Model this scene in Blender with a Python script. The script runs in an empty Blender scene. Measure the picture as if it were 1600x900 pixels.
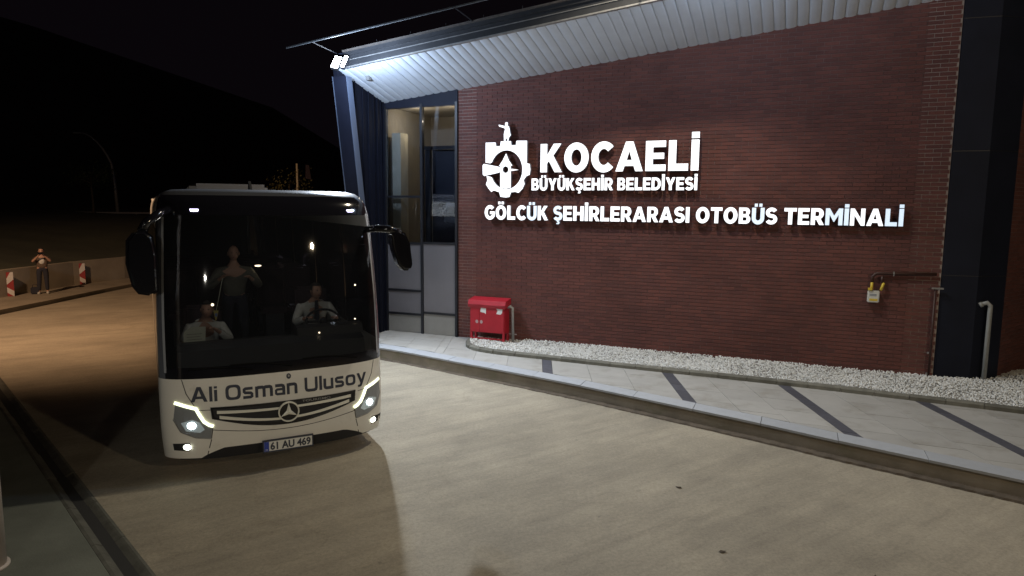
import bpy, bmesh, math, random
import numpy as np
from mathutils import Vector, Matrix
from mathutils.geometry import tessellate_polygon
random.seed(7); rng = np.random.default_rng(7)
S = bpy.context.scene
PI = math.pi

# ------------------------------------------------------------ camera, world, exposure
cam_data = bpy.data.cameras.new("camera")
cam = bpy.data.objects.new("camera", cam_data); S.collection.objects.link(cam)
cam_data.sensor_width = 36; cam_data.lens = 1060 / 1600 * 36
cam_data.clip_start = 0.05; cam_data.clip_end = 2000
pitch = math.atan(128 / 1060); roll = math.radians(0.5)
fwd = Vector((0, math.cos(pitch), -math.sin(pitch)))
up0 = Vector((0, math.sin(pitch), math.cos(pitch))); r0 = Vector((1, 0, 0))
rt = r0 * math.cos(roll) + up0 * math.sin(roll); up = -r0 * math.sin(roll) + up0 * math.cos(roll)
Mc = Matrix((rt, up, -fwd)).transposed().to_4x4(); Mc.translation = (0, 0, 3.3)
cam.matrix_world = Mc
S.camera = cam

world = bpy.data.worlds.new("World"); S.world = world; world.use_nodes = True
bg = world.node_tree.nodes["Background"]
bg.inputs[0].default_value = (0.50, 0.34, 0.52, 1); bg.inputs[1].default_value = 0.0048
S.view_settings.view_transform = 'Standard'; S.view_settings.look = 'None'
S.view_settings.exposure = 0; S.view_settings.gamma = 1
S.cycles.max_bounces = 6; S.cycles.transparent_max_bounces = 16
S.cycles.sample_clamp_indirect = 3

def lamp(name, kind, loc, energy, color, parent=None, size=0.1, spot=None, aim=None, blend=0.3):
    ld = bpy.data.lights.new(name, kind); ld.energy = energy; ld.color = color
    if kind == 'SPOT':
        ld.spot_size = spot; ld.spot_blend = blend; ld.shadow_soft_size = size
    else: ld.shadow_soft_size = size
    o = bpy.data.objects.new(name, ld); S.collection.objects.link(o); o.location = loc
    if aim is not None:
        o.rotation_euler = (Vector(aim) - Vector(loc)).to_track_quat('-Z', 'Y').to_euler()
    if parent: o.parent = parent
    return o

# ------------------------------------------------------------ materials
def nt(m): return m.node_tree.nodes, m.node_tree.links
MATS = {}
def mat(name, col, rough=.6, metal=0., var=.0, vscale=3., bump=0., bscale=40., emit=None, estr=1., spec=.5,
        streak=None, island=0., coat=0., col2=None, dirt=None):
    if name in MATS: return MATS[name]
    m = bpy.data.materials.new(name); m.use_nodes = True; N, L = nt(m)
    b = N["Principled BSDF"]
    b.inputs["Base Color"].default_value = (*col, 1); b.inputs["Roughness"].default_value = rough
    b.inputs["Metallic"].default_value = metal; b.inputs["Specular IOR Level"].default_value = spec
    b.inputs["Coat Weight"].default_value = coat
    if emit:
        b.inputs["Emission Color"].default_value = (*emit, 1); b.inputs["Emission Strength"].default_value = estr
    tc = N.new("ShaderNodeTexCoord"); cur = None
    geo = N.new("ShaderNodeNewGeometry")
    def mixn(a, bcol, fac, mode='MIX'):
        x = N.new("ShaderNodeMix"); x.data_type = 'RGBA'; x.blend_type = mode
        if hasattr(a, 'links'): L.new(a, x.inputs[6])
        else: x.inputs[6].default_value = (*a, 1)
        if hasattr(bcol, 'links'): L.new(bcol, x.inputs[7])
        else: x.inputs[7].default_value = (*bcol, 1)
        if hasattr(fac, 'links'): L.new(fac, x.inputs[0])
        else: x.inputs[0].default_value = fac
        return x.outputs[2]
    def noise(scale, detail=6, vec=None, rough_=.6):
        n = N.new("ShaderNodeTexNoise"); n.inputs["Scale"].default_value = scale
        n.inputs["Detail"].default_value = detail; n.inputs["Roughness"].default_value = rough_
        L.new(vec if vec else geo.outputs["Position"], n.inputs["Vector"]); return n.outputs[0]
    def ramp(src, lo, hi, a=0., b_=1.):
        r = N.new("ShaderNodeMapRange"); r.inputs[1].default_value = lo; r.inputs[2].default_value = hi
        r.inputs[3].default_value = a; r.inputs[4].default_value = b_
        L.new(src, r.inputs[0]); return r.outputs[0]
    cur = col
    if island:
        oi = N.new("ShaderNodeObjectInfo"); ad = N.new("ShaderNodeMath"); ad.operation = 'ADD'
        L.new(geo.outputs["Random Per Island"], ad.inputs[0]); L.new(oi.outputs["Random"], ad.inputs[1])
        fr = N.new("ShaderNodeMath"); fr.operation = 'FRACT'; L.new(ad.outputs[0], fr.inputs[0])
        c2 = col2 if col2 else tuple(c * (1 - island) for c in col)
        cur = mixn(cur, c2, fr.outputs[0])
    if var:
        f = ramp(noise(vscale), .35, .65)
        cur = mixn(cur, tuple(c * (1 - var) for c in col) if not hasattr(cur, 'links') else
                   mixn(cur, (1 - var,) * 3, 1., 'MULTIPLY'), f)
    if streak:
        ang, amt = streak
        rr_ = N.new("ShaderNodeMapping"); rr_.inputs["Rotation"].default_value = (0, 0, -ang); L.new(geo.outputs["Position"], rr_.inputs[0])
        mp = N.new("ShaderNodeMapping"); mp.inputs["Scale"].default_value = (.4, 2.2, 1); L.new(rr_.outputs[0], mp.inputs[0])
        f = ramp(noise(1.1, 8, mp.outputs[0], .65), .42, .68)
        cur = mixn(cur, mixn(cur, (1 - amt, 1 - amt, 1 - amt * .95), 1., 'MULTIPLY') if hasattr(cur, 'links')
                   else tuple(c * (1 - amt) for c in col), f)
        mp2 = N.new("ShaderNodeMapping")
        mp2.inputs["Scale"].default_value = (1.0, 9, 1); L.new(rr_.outputs[0], mp2.inputs[0])
        f = ramp(noise(1.0, 6, mp2.outputs[0], .7), .5, .75)
        cur = mixn(cur, mixn(cur, (1 - amt * .85,) * 3, 1., 'MULTIPLY'), f)
    if streak:
        cur = mixn(cur, mixn(cur, (.55, .55, .54), 1., 'MULTIPLY'), ramp(noise(26, 10, None, .9), .42, .70))
        cur = mixn(cur, mixn(cur, (1.16, 1.15, 1.13), 1., 'MULTIPLY'), ramp(noise(1.3, 10, None, .8), .44, .66))
        vo = N.new("ShaderNodeTexVoronoi"); vo.feature = 'DISTANCE_TO_EDGE'; vo.inputs["Scale"].default_value = .22
        nz_ = N.new("ShaderNodeTexNoise"); nz_.inputs["Scale"].default_value = 1.3; nz_.inputs["Detail"].default_value = 6; L.new(geo.outputs["Position"], nz_.inputs[0])
        vm = N.new("ShaderNodeVectorMath"); vm.operation = 'MULTIPLY_ADD'; L.new(nz_.outputs[1], vm.inputs[0]); vm.inputs[1].default_value = (1.1, 1.1, 0); L.new(geo.outputs["Position"], vm.inputs[2])
        L.new(vm.outputs[0], vo.inputs["Vector"])
        cur = mixn(cur, mixn(cur, (.6, .58, .55), 1., 'MULTIPLY'), ramp(vo.outputs[0], .0, .004, .22, 0.))
    if dirt:
        sc, lo, hi, dc = dirt
        cur = mixn(cur, dc, ramp(noise(sc, 8), lo, hi))
    if hasattr(cur, 'links'): L.new(cur, b.inputs["Base Color"])
    if bump:
        bn = N.new("ShaderNodeBump"); bn.inputs["Strength"].default_value = bump
        bn.inputs["Distance"].default_value = .01; L.new(noise(bscale, 5), bn.inputs["Height"])
        L.new(bn.outputs[0], b.inputs["Normal"])
    MATS[name] = m; return m

def glass(name, tint, film=0.):
    if name in MATS: return MATS[name]
    m = bpy.data.materials.new(name); m.use_nodes = True; N, L = nt(m)
    N.remove(N["Principled BSDF"]); out = N["Material Output"]
    t = N.new("ShaderNodeBsdfTransparent"); t.inputs[0].default_value = (*tint, 1)
    g = N.new("ShaderNodeBsdfGlossy"); g.inputs[0].default_value = (1, 1, 1, 1); g.inputs["Roughness"].default_value = .03
    lw = N.new("ShaderNodeFresnel"); lw.inputs[0].default_value = 1.45
    mx = N.new("ShaderNodeMixShader"); L.new(lw.outputs[0], mx.inputs[0])
    L.new(t.outputs[0], mx.inputs[1]); L.new(g.outputs[0], mx.inputs[2]); 
    if film:
        df = N.new("ShaderNodeBsdfDiffuse"); df.inputs[0].default_value = (.55, .6, .7, 1); m2 = N.new("ShaderNodeMixShader"); m2.inputs[0].default_value = film
        L.new(t.outputs[0], m2.inputs[1]); L.new(df.outputs[0], m2.inputs[2]); L.new(m2.outputs[0], mx.inputs[1])
    L.new(mx.outputs[0], out.inputs[0])
    MATS[name] = m; return m

M_conc = mat("road concrete", (.41, .365, .285), .88, var=.22, vscale=.5, bump=.35, bscale=55, streak=(math.radians(35), .19),
             dirt=(7., .66, .8, (.13, .12, .10)), spec=.3)
M_walk = mat("old walkway concrete", (.20, .215, .185), .9, var=.25, vscale=1.5, bump=.3, bscale=50, spec=.3)
M_chan = mat("channel concrete", (.15, .15, .13), .85, var=.4, vscale=4, bump=.4, bscale=30, spec=.3)
M_kerb = mat("kerb concrete", (.30, .265, .215), .9, var=.25, vscale=2.5, bump=.3, bscale=40, dirt=(3., .55, .85, (.17, .17, .10)), spec=.3)
M_kstone = mat("kerbstone", (.23, .225, .19), .9, var=.3, vscale=5, island=.3, bump=.3, spec=.3)
M_slab = mat("beige paving slab", (.42, .41, .385), .75, var=.1, vscale=2.5, island=.12, bump=.12, bscale=60, dirt=(2.6, .52, .78, (.27, .255, .22)))
M_edge = mat("granite edging slab", (.42, .44, .47), .7, var=.08, vscale=8, island=.12, bump=.1, bscale=80)
M_dark = mat("dark basalt slab", (.09, .09, .11), .7, var=.2, vscale=8, island=.2)
M_pbase = mat("slab bedding", (.22, .21, .18), .95)
M_peb = mat("white pebble", (.88, .89, .87), .6, island=.18)
M_grav = mat("gravel bed soil", (.4, .39, .36), .95, var=.5, vscale=30, bump=.5)
M_brick = mat("red brick", (.172, .066, .055), .85, island=.3, col2=(.125, .053, .048), var=.2, vscale=1.2, bump=.3, bscale=60, spec=.3)
M_mortar = mat("grey mortar", (.21, .15, .14), .95, var=.4, vscale=2.)
M_mortl = mat("pale mortar", (.38, .32, .29), .95, var=.2, vscale=3.)
M_clad = mat("dark blue metal cladding", (.008, .0095, .018), .65, spec=.1, var=.2, vscale=2)
M_clad2 = mat("matt navy cladding", (.014, .017, .03), .6, spec=.15, var=.2, vscale=2)
M_frame = mat("black window frame", (.012, .013, .018), .5)
M_soff = mat("white soffit panel", (.66, .72, .80), .5, var=.06, vscale=3)
M_beam = mat("dark grey steel beam", (.025, .027, .032), .5, metal=.0, var=.3, vscale=6)
M_trim = mat("galvanised trim", (.40, .40, .40), .4, metal=.6, var=.3, vscale=10)
M_spanl = mat("frosted grey panel", (.17, .165, .18), .35, var=.12, vscale=1.2)
M_spanb = mat("pale lower panel", (.27, .265, .25), .5, var=.15, vscale=2)
M_room = mat("beige interior wall", (.42, .37, .29), .9, var=.15, vscale=.8)
M_roomd = mat("dark interior partition", (.03, .034, .05), .5, var=.3, vscale=3)
M_black = mat("black rubber", (.012, .012, .014), .7)
M_gblack = mat("gloss black trim", (.008, .008, .011), .12, coat=.5)
M_white = mat("bus white paint", (.74, .72, .66), .38, coat=.3, var=.06, vscale=2.5, dirt=(3.5, .6, .85, (.5, .47, .40)))
M_roofp = mat("bus roof paint", (.12, .12, .13), .35, coat=.3)
M_seam = mat("panel gap black", (.03, .03, .03), .8)
M_letd = mat("dark blue lettering film", (.03, .035, .055), .5)
M_chrome = mat("chrome", (.7, .7, .66), .18, metal=1.)
M_bar = mat("satin silver grille bar", (.78, .77, .68), .35, metal=.2)
M_letter = mat("lit white letter face", (.8, .8, .8), .4, emit=(.93, .95, 1.), estr=1.25)
M_letblue = mat("dimmer blue letter face", (.8, .8, .8), .4, emit=(.62, .80, 1.), estr=.82)
M_lside = mat("letter return", (.22, .24, .30), .5)
M_red = mat("red enamel", (.42, .014, .028), .45, var=.12, vscale=6)
M_paper = mat("torn paper sticker", (.7, .7, .68), .8)
M_greyp = mat("grey plastic pipe", (.36, .37, .36), .5, var=.15, vscale=8)
M_brownp = mat("brown painted pipe", (.045, .018, .014), .5)
M_yellow = mat("yellow paint", (.65, .48, .05), .5)
M_lens = mat("floodlight glass", (.9, .9, .9), .3, emit=(.85, .93, 1.), estr=40)
M_drl = mat("running light strip", (.9, .9, .9), .3, emit=(.93, 1., .62), estr=2.2)
M_head = mat("headlamp projector", (.9, .9, .9), .3, emit=(.85, .95, 1.), estr=14)
M_halo = mat("headlamp reflector", (.45, .5, .5), .25, metal=.6, emit=(.5, .6, .62), estr=.22)
M_fog = mat("fog lamp bulb", (.9, .9, .9), .3, emit=(.95, 1., .8), estr=9)
M_mark = mat("violet marker lamp", (.9, .9, .9), .3, emit=(.75, .68, 1.), estr=9)
M_amber = mat("amber marker lamp", (.9, .4, .05), .3, emit=(1., .35, .03), estr=2.2)
M_warm = mat("warm bulb", (.9, .8, .6), .3, emit=(1., .78, .5), estr=7)
M_shell = mat("lamp bezel", (.22, .235, .25), .25, coat=.5)
M_dash = mat("dashboard plastic", (.03, .03, .034), .55)
M_seat = mat("seat cloth", (.05, .03, .035), .9, var=.3, vscale=20)
M_skin = mat("skin", (.42, .24, .17), .55)
M_shirtw = mat("white shirt cloth", (.62, .62, .58), .85, var=.2, vscale=9)
M_shirtg = mat("olive grey shirt cloth", (.13, .125, .10), .85, var=.2, vscale=9)
M_navy = mat("dark trousers cloth", (.02, .022, .035), .9)
M_shoe = mat("white shoe", (.4, .4, .38), .7)
M_hair = mat("dark hair", (.02, .015, .012), .8)
M_ghair = mat("grey hair", (.10, .09, .08), .8)
M_eye = mat("eye", (.03, .02, .02), .3)
M_lip = mat("lip", (.25, .08, .06), .5)
M_wall = mat("retaining wall concrete", (.36, .31, .235), .9, var=.25, vscale=.9, bump=.3, bscale=20)
M_signw = mat("sign white film", (.5, .48, .46), .5)
M_signr = mat("sign red film", (.25, .02, .02), .5)
M_soil = mat("dark hillside grass", (.07, .07, .045), 1., var=.4, vscale=.5)
M_leaf = mat("leaf", (.05, .07, .025), .7, island=.5)
M_leafy = mat("yellow green leaf", (.16, .15, .05), .7, island=.5)
M_bark = mat("bark", (.10, .075, .055), .9, var=.3, vscale=10)
M_pole = mat("galvanised pole", (.35, .34, .32), .5, metal=.4)
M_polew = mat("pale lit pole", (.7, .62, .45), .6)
M_post = mat("off white painted post", (.60, .54, .50), .6, var=.15, vscale=6)
M_bluef = mat("plate blue band", (.03, .06, .35), .5)
M_plate = mat("number plate white", (.70, .70, .66), .45)
M_rubber = mat("tyre rubber", (.015, .015, .015), .85)
M_brass = mat("yellow lanyard", (.55, .45, .12), .5)

# ------------------------------------------------------------ mesh helpers
class MB:
    def __init__(s): s.v = []; s.f = []; s.mi = []
    def add(s, vs, fs, mi=0):
        o = len(s.v); s.v += [tuple(x) for x in vs]; s.f += [tuple(i + o for i in f) for f in fs]; s.mi += [mi] * len(fs); return s
    def box(s, x0, x1, y0, y1, z0, z1, mi=0):
        v = [(x, y, z) for z in (z0, z1) for y in (y0, y1) for x in (x0, x1)]
        return s.add(v, [(0, 2, 3, 1), (4, 5, 7, 6), (0, 1, 5, 4), (1, 3, 7, 5), (3, 2, 6, 7), (2, 0, 4, 6)], mi)
    def bbox(s, x0, x1, y0, y1, z0, z1, b=.01, mi=0):   # chamfered box
        bm = bmesh.new(); bmesh.ops.create_cube(bm, size=1)
        for q in bm.verts: q.co = ((x0 + x1) / 2 + q.co.x * (x1 - x0), (y0 + y1) / 2 + q.co.y * (y1 - y0), (z0 + z1) / 2 + q.co.z * (z1 - z0))
        bmesh.ops.bevel(bm, geom=bm.edges[:], offset=b, segments=2, affect='EDGES')
        return s.bm(bm, mi)
    def bm(s, bm, mi=0):
        bm.verts.index_update()
        s.add([v.co[:] for v in bm.verts], [[v.index for v in f.verts] for f in bm.faces], mi); bm.free(); return s
    def tube(s, pts, r, n=8, mi=0, cap=True):
        pts = [Vector(p) for p in pts]; rs = r if isinstance(r, (list, tuple)) else [r] * len(pts); vs = []; fs = []
        ref = None
        for i, p in enumerate(pts):
            t = (pts[min(i + 1, len(pts) - 1)] - pts[max(i - 1, 0)]).normalized()
            a = t.cross(Vector((0, 0, 1)) if abs(t.z) < .9 else Vector((1, 0, 0))).normalized() if ref is None else (ref - t * ref.dot(t)).normalized()
            ref = a; b = t.cross(a)
            for k in range(n):
                c = 2 * PI * k / n; vs.append(p + (a * math.cos(c) + b * math.sin(c)) * rs[i])
        for i in range(len(pts) - 1):
            for k in range(n): fs.append((i * n + k, i * n + (k + 1) % n, (i + 1) * n + (k + 1) % n, (i + 1) * n + k))
        if cap: fs += [tuple(range(n))[::-1], tuple(range((len(pts) - 1) * n, len(pts) * n))]
        return s.add(vs, fs, mi)
    def ball(s, c, r, seg=12, rings=8, mi=0, sc=(1, 1, 1)):
        bm = bmesh.new(); bmesh.ops.create_uvsphere(bm, u_segments=seg, v_segments=rings, radius=r)
        for v in bm.verts: v.co = Vector((v.co.x * sc[0], v.co.y * sc[1], v.co.z * sc[2])) + Vector(c)
        return s.bm(bm, mi)
    def prism(s, contours, d0, d1, fn=None, mi=0, mside=None):
        """contours in (a,b): first outer then holes; d = depth.  fn maps (a,b,d) -> xyz"""
        fn = fn or (lambda a, b, d: (a, d, b))
        cs = []
        for i, c in enumerate(contours):
            ar = sum(c[j][0] * c[(j + 1) % len(c)][1] - c[(j + 1) % len(c)][0] * c[j][1] for j in range(len(c)))
            cs.append(list(c) if (ar > 0) == (i == 0) else list(c)[::-1])
        flat = [p for c in cs for p in c]; n = len(flat)
        tri = tessellate_polygon([[Vector((p[0], p[1], 0)) for p in c] for c in cs])
        vs = [fn(p[0], p[1], d0) for p in flat] + [fn(p[0], p[1], d1) for p in flat]
        s.add(vs, [], mi); o = len(s.v) - 2 * n
        for t in tri:
            a, b, c = [Vector((*flat[i][:2], 0)) for i in t]
            if (b - a).cross(c - a).z < 0: t = (t[0], t[2], t[1])
            s.f.append(tuple(o + i for i in t)); s.mi.append(mi)
            s.f.append(tuple(o + n + i for i in t[::-1])); s.mi.append(mi)
        k = 0
        for c in cs:
            m = len(c)
            for j in range(m):
                a, b = k + j, k + (j + 1) % m
                s.f.append((o + b, o + a, o + n + a, o + n + b)); s.mi.append(mi if mside is None else mside)
            k += m
        return s
    def mesh(s, name, mats, smooth=False):
        me = bpy.data.meshes.new(name); me.from_pydata(s.v, [], s.f)
        for m in (mats if isinstance(mats, (list, tuple)) else [mats]): me.materials.append(m)
        me.polygons.foreach_set('material_index', s.mi)
        if smooth: me.polygons.foreach_set('use_smooth', [True] * len(s.f))
        me.update(); me.validate(); return me
    def obj(s, name, mats, parent=None, smooth=False, loc=None, rot=None, **kw):
        return link(name, s.mesh(name, mats, smooth), parent, loc, rot, **kw)

def link(name, data, parent=None, loc=None, rot=None, **kw):
    o = bpy.data.objects.new(name, data); S.collection.objects.link(o)
    if parent: o.parent = parent
    if loc is not None: o.location = loc
    if rot is not None: o.rotation_euler = (0, 0, rot) if isinstance(rot, (int, float)) else rot
    for k, v in kw.items(): o[k] = v
    return o
def thing(name, label, cat, loc=(0, 0, 0), rot=0, group=None):
    o = link(name, None, None, loc, rot, label=label, category=cat)
    o.empty_display_size = .2
    if group: o['group'] = group
    return o
def autosmooth(o, ang=35):
    me = o.data; bm = bmesh.new(); bm.from_mesh(me)
    for f in bm.faces: f.smooth = True
    for e in bm.edges:
        if len(e.link_faces) == 2 and e.calc_face_angle(0) > math.radians(ang): e.smooth = False
    bm.to_mesh(me); bm.free()
def recalc(o):
    bm = bmesh.new(); bm.from_mesh(o.data); bmesh.ops.remove_doubles(bm, verts=bm.verts, dist=1e-5)
    bmesh.ops.recalc_face_normals(bm, faces=bm.faces); bm.to_mesh(o.data); bm.free(); return o
def arc(cx, cy, rx, ry, a0, a1, n=14):
    return [(cx + rx * math.cos(math.radians(a0 + (a1 - a0) * i / n)), cy + ry * math.sin(math.radians(a0 + (a1 - a0) * i / n))) for i in range(n + 1)]
def rect(x0, y0, x1, y1): return [(x0, y0), (x1, y0), (x1, y1), (x0, y1)]
def stroke(path, w):
    P = [Vector(p) for p in path]; Lf = []; Rt = []
    for i, p in enumerate(P):
        a = (P[i] - P[i - 1]).normalized() if i > 0 else None
        b = (P[i + 1] - P[i]).normalized() if i < len(P) - 1 else None
        t = ((a or b) + (b or a)).normalized(); nrm = Vector((-t.y, t.x))
        k = 1 / max(.5, t.dot(b or a)); Lf.append(p + nrm * w / 2 * k); Rt.append(p - nrm * w / 2 * k)
    return [tuple(q) for q in Lf + Rt[::-1]]
def clip(poly, p, n):
    out = []
    for i in range(len(poly)):
        a, b = poly[i], poly[(i + 1) % len(poly)]
        da = (a[0] - p[0]) * n[0] + (a[1] - p[1]) * n[1]; db = (b[0] - p[0]) * n[0] + (b[1] - p[1]) * n[1]
        if da >= 0: out.append(a)
        if (da > 0) != (db > 0) and abs(da - db) > 1e-9:
            t = da / (da - db); out.append((a[0] + (b[0] - a[0]) * t, a[1] + (b[1] - a[1]) * t))
    return out
def area(c): return abs(sum(c[j][0] * c[(j + 1) % len(c)][1] - c[(j + 1) % len(c)][0] * c[j][1] for j in range(len(c)))) / 2
def interp(x, pts):
    if x <= pts[0][0]: return pts[0][1]
    for (a, fa), (b, fb) in zip(pts, pts[1:]):
        if x <= b: return fa + (fb - fa) * (x - a) / (b - a)
    (a, fa), (b, fb) = pts[-2:]; return fb + (fb - fa) / (b - a) * (x - b)
def sinterp(x, pts):      # smooth (catmull-rom)
    if x <= pts[0][0] or x >= pts[-1][0]: return interp(x, pts)
    for i in range(len(pts) - 1):
        if x <= pts[i + 1][0]:
            p0 = pts[max(i - 1, 0)]; p1 = pts[i]; p2 = pts[i + 1]; p3 = pts[min(i + 2, len(pts) - 1)]
            h = p2[0] - p1[0]; t = (x - p1[0]) / h
            m1 = (p2[1] - p0[1]) / (p2[0] - p0[0]) * h; m2 = (p3[1] - p1[1]) / (p3[0] - p1[0]) * h
            return (2*t**3 - 3*t*t + 1) * p1[1] + (t**3 - 2*t*t + t) * m1 + (-2*t**3 + 3*t*t) * p2[1] + (t**3 - t*t) * m2
flatz = lambda a, b, d: (a, b, d)

# ------------------------------------------------------------ frames
WO = Vector((-1.25, 15.653, 0)); WROT = math.atan2(-.3903, .9206)
D = Vector((.9206, -.3903, 0)); NN = Vector((-.3903, -.9206, 0))
def W(s, o, z): return WO + D * s + NN * o + Vector((0, 0, z))       # along the wall, out from it, up
def to_so(x, y): q = Vector((x, y, 0)) - WO; return q.dot(D), q.dot(NN)
def par(s, z, o): k = (13.92 - o) / 13.92; return 7.26 + (s - 7.26) * k, 3.3 + (z - 3.3) * k
ZP = .25

# ------------------------------------------------------------ ground, road, kerbs
MB().prism([rect(-250, -60, 250, 300)], -.12, -.10, flatz).obj("ground", M_soil, kind='structure')
road = MB().prism([rect(-15.2, -8, 22, 70)], -.08, -.03, flatz).obj("road", M_seam, kind='structure')
# channel frame
cR = Vector((-4.64, 7.26)); cL = Vector((-5.12, 7.33)); cd = Vector((.69, -.724)).normalized(); cn = Vector((-cd.y, cd.x))  # cn points right/up
region = rect(-15.0, -8, 22, 70)
reg_r = clip(region, cR, (cn.x, cn.y))
reg_l = clip(region, cL, (-cn.x, -cn.y))
jd = Vector((.91, .42)).normalized(); jn = Vector((-jd.y, jd.x)); jp = Vector((-12.24, 15.96))
def road_slab(poly, m=M_conc, th=.04, top=0.0):
    if len(poly) > 2 and area(poly) > .05:
        MB().prism([poly], top - th, top, flatz).obj("concrete_slab", m, road)
g = .006
offs = [-40, 0, 5.5, 11, 60]
for i in range(4):
    p = clip(clip(reg_r, jp + jn * (offs[i] + g), (jn.x, jn.y)), jp + jn * (offs[i + 1] - g), (-jn.x, -jn.y))
    if i == 0: road_slab(p); continue
    for a, b in ((-30, 0), (0, 7), (7, 60)):
        q = clip(clip(p, jp + jd * (a + 4 + g), (jd.x, jd.y)), jp + jd * (b + 4 - g), (-jd.x, -jd.y)); road_slab(q)
MB().prism([clip(reg_l, (0, 14), (0, -1))], -.05, -.002, flatz).obj("walkway", M_walk, kind='structure')
# drainage channel: dished units 1.1 m long
chan = link("drainage_channel", None, None, (cL.x, cL.y, 0), math.atan2(cd.y, cd.x), label="dished concrete drainage channel crossing the near left road corner", category="drain")
cw = (cR - cL).dot(cn)
unit = MB(); pr = [(0, .0), (.03, .006), (.05, -.002), (.10, -.03), (cw / 2, -.055), (cw - .10, -.03), (cw - .05, -.002), (cw - .03, .006), (cw, 0)]
n_ = len(pr)
vs = []
for xx in (0.006, 1.094): vs += [(xx, y, z) for y, z in pr] + [(xx, cw, -.09), (xx, 0, -.09)]
k_ = n_ + 2
unit.add(vs, [(i, i + k_, (i + 1) % k_ + k_, (i + 1) % k_) for i in range(k_)] + [tuple(range(k_)), tuple(range(k_, 2 * k_))[::-1]])
ume = unit.mesh("channel_unit", M_chan)
for i in range(-10, 8): link("channel_unit", ume, chan, (i * 1.1 + .45, random.uniform(-.004, .004), random.uniform(-.003, .003)))

KERB = [(-6.5, .5), (-6.2, 1.2), (-5.6, 1.58), (-3.5, 1.66), (-2.2, 1.72), (-1, 1.82), (-.14, 1.98), (1.25, 2.32), (2.45, 2.6), (3.82, 2.95), (5.02, 3.31), (6.06, 3.63), (6.98, 3.91), (7.79, 4.19), (8.52, 4.42), (9.76, 4.82), (13, 5.95), (16, 7.1)]
ok = lambda s: sinterp(s, KERB)
SS = [-6.5, -6.35, -6.2, -5.9, -5.6, -5.3] + [(-5 + .5 * i) for i in range(43)]
# pavement core (bedding) and kerb face
pav = MB().prism([[(s, ok(s) - .03) for s in SS] + [(16, -3), (-6.5, -3)]], 0, ZP - .022, lambda a, b, d: tuple(W(a, b, d))).obj("pavement", M_pbase, kind='structure'); recalc(pav)
kerb = MB()
def wloft(sec, ss, name, m, parent=None, **kw):
    mb = MB(); n = len(sec); vs = []
    for s in ss:
        for (do, z) in sec: vs.append(W(s, ok(s) + do, z))
    fs = [(i * n + k, i * n + (k + 1) % n, (i + 1) * n + (k + 1) % n, (i + 1) * n + k) for i in range(len(ss) - 1) for k in range(n)]
    fs += [tuple(range(n)), tuple(range((len(ss) - 1) * n, len(ss) * n))[::-1]]
    return recalc(mb.add(vs, fs).obj(name, m, parent, **kw))
wloft([(-.14, -.02), (.005, -.02), (.0, ZP - .06), (-.012, ZP - .055), (-.012, ZP - .032), (-.14, ZP - .032)], SS, "kerb_face", M_kerb, pav)
# rough mortar haunch along the kerb foot
hm = MB(); vs = []
hs = [(-3 + .08 * i) for i in range(200)]
for i, s in enumerate(hs):
    w = .05 + .05 * max(0, min(1, (s - 1) / 6)) + random.uniform(-.012, .012)
    h = .012 + .02 * max(0, min(1, (s - 2) / 6)) + random.uniform(-.004, .004)
    o_ = ok(s) - .0; vs += [W(s, o_ + .002, -.02), W(s, o_ + .004, h + .012), W(s, o_ + w, h * .8), W(s, o_ + w + .02, -.02)]
hm.add(vs, [(i * 4 + k, (i + 1) * 4 + k, (i + 1) * 4 + k + 1, i * 4 + k + 1) for i in range(len(hs) - 1) for k in range(3)])
recalc(hm.obj("kerb_haunch", mat("brown grime mortar", (.12, .095, .07), .95, var=.4, vscale=6, bump=.5, bscale=40), pav))
# edging slabs
EW = .34
def sa(s0): return s0
s = -5.0; L_e = .99
while s < 14:
    ss = [s + .004 + (L_e - .008) * i / 4 for i in range(5)]
    dz = random.uniform(-.0015, .0015)
    out = [(q, ok(q) + .012) for q in ss]; inn = [(q - .0, ok(q) - EW) for q in ss]
    MB().prism([out + inn[::-1]], ZP - .03 + dz, ZP + .002 + dz, lambda a, b, d: tuple(W(a, b, d))).obj("edging_slab", M_edge, pav)
    s += L_e
# gravel bed and its kerbstones
GK = [(.62, .61), (.80, .95), (1.05, 1.14), (1.55, 1.27), (2.62, 1.30), (4.6, 1.35), (6.18, 1.37), (7.73, 1.43), (9.13, 1.54), (10.53, 1.66), (12.5, 1.85), (15, 2.1)]
og = lambda s: sinterp(s, GK)
gp = [(.5, .0), (.53, .3)] + [(q, og(q)) for q in [.62, .7, .8, .92, 1.05, 1.3]] + [(1.55 + .45 * i, og(1.55 + .45 * i)) for i in range(30)]
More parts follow.
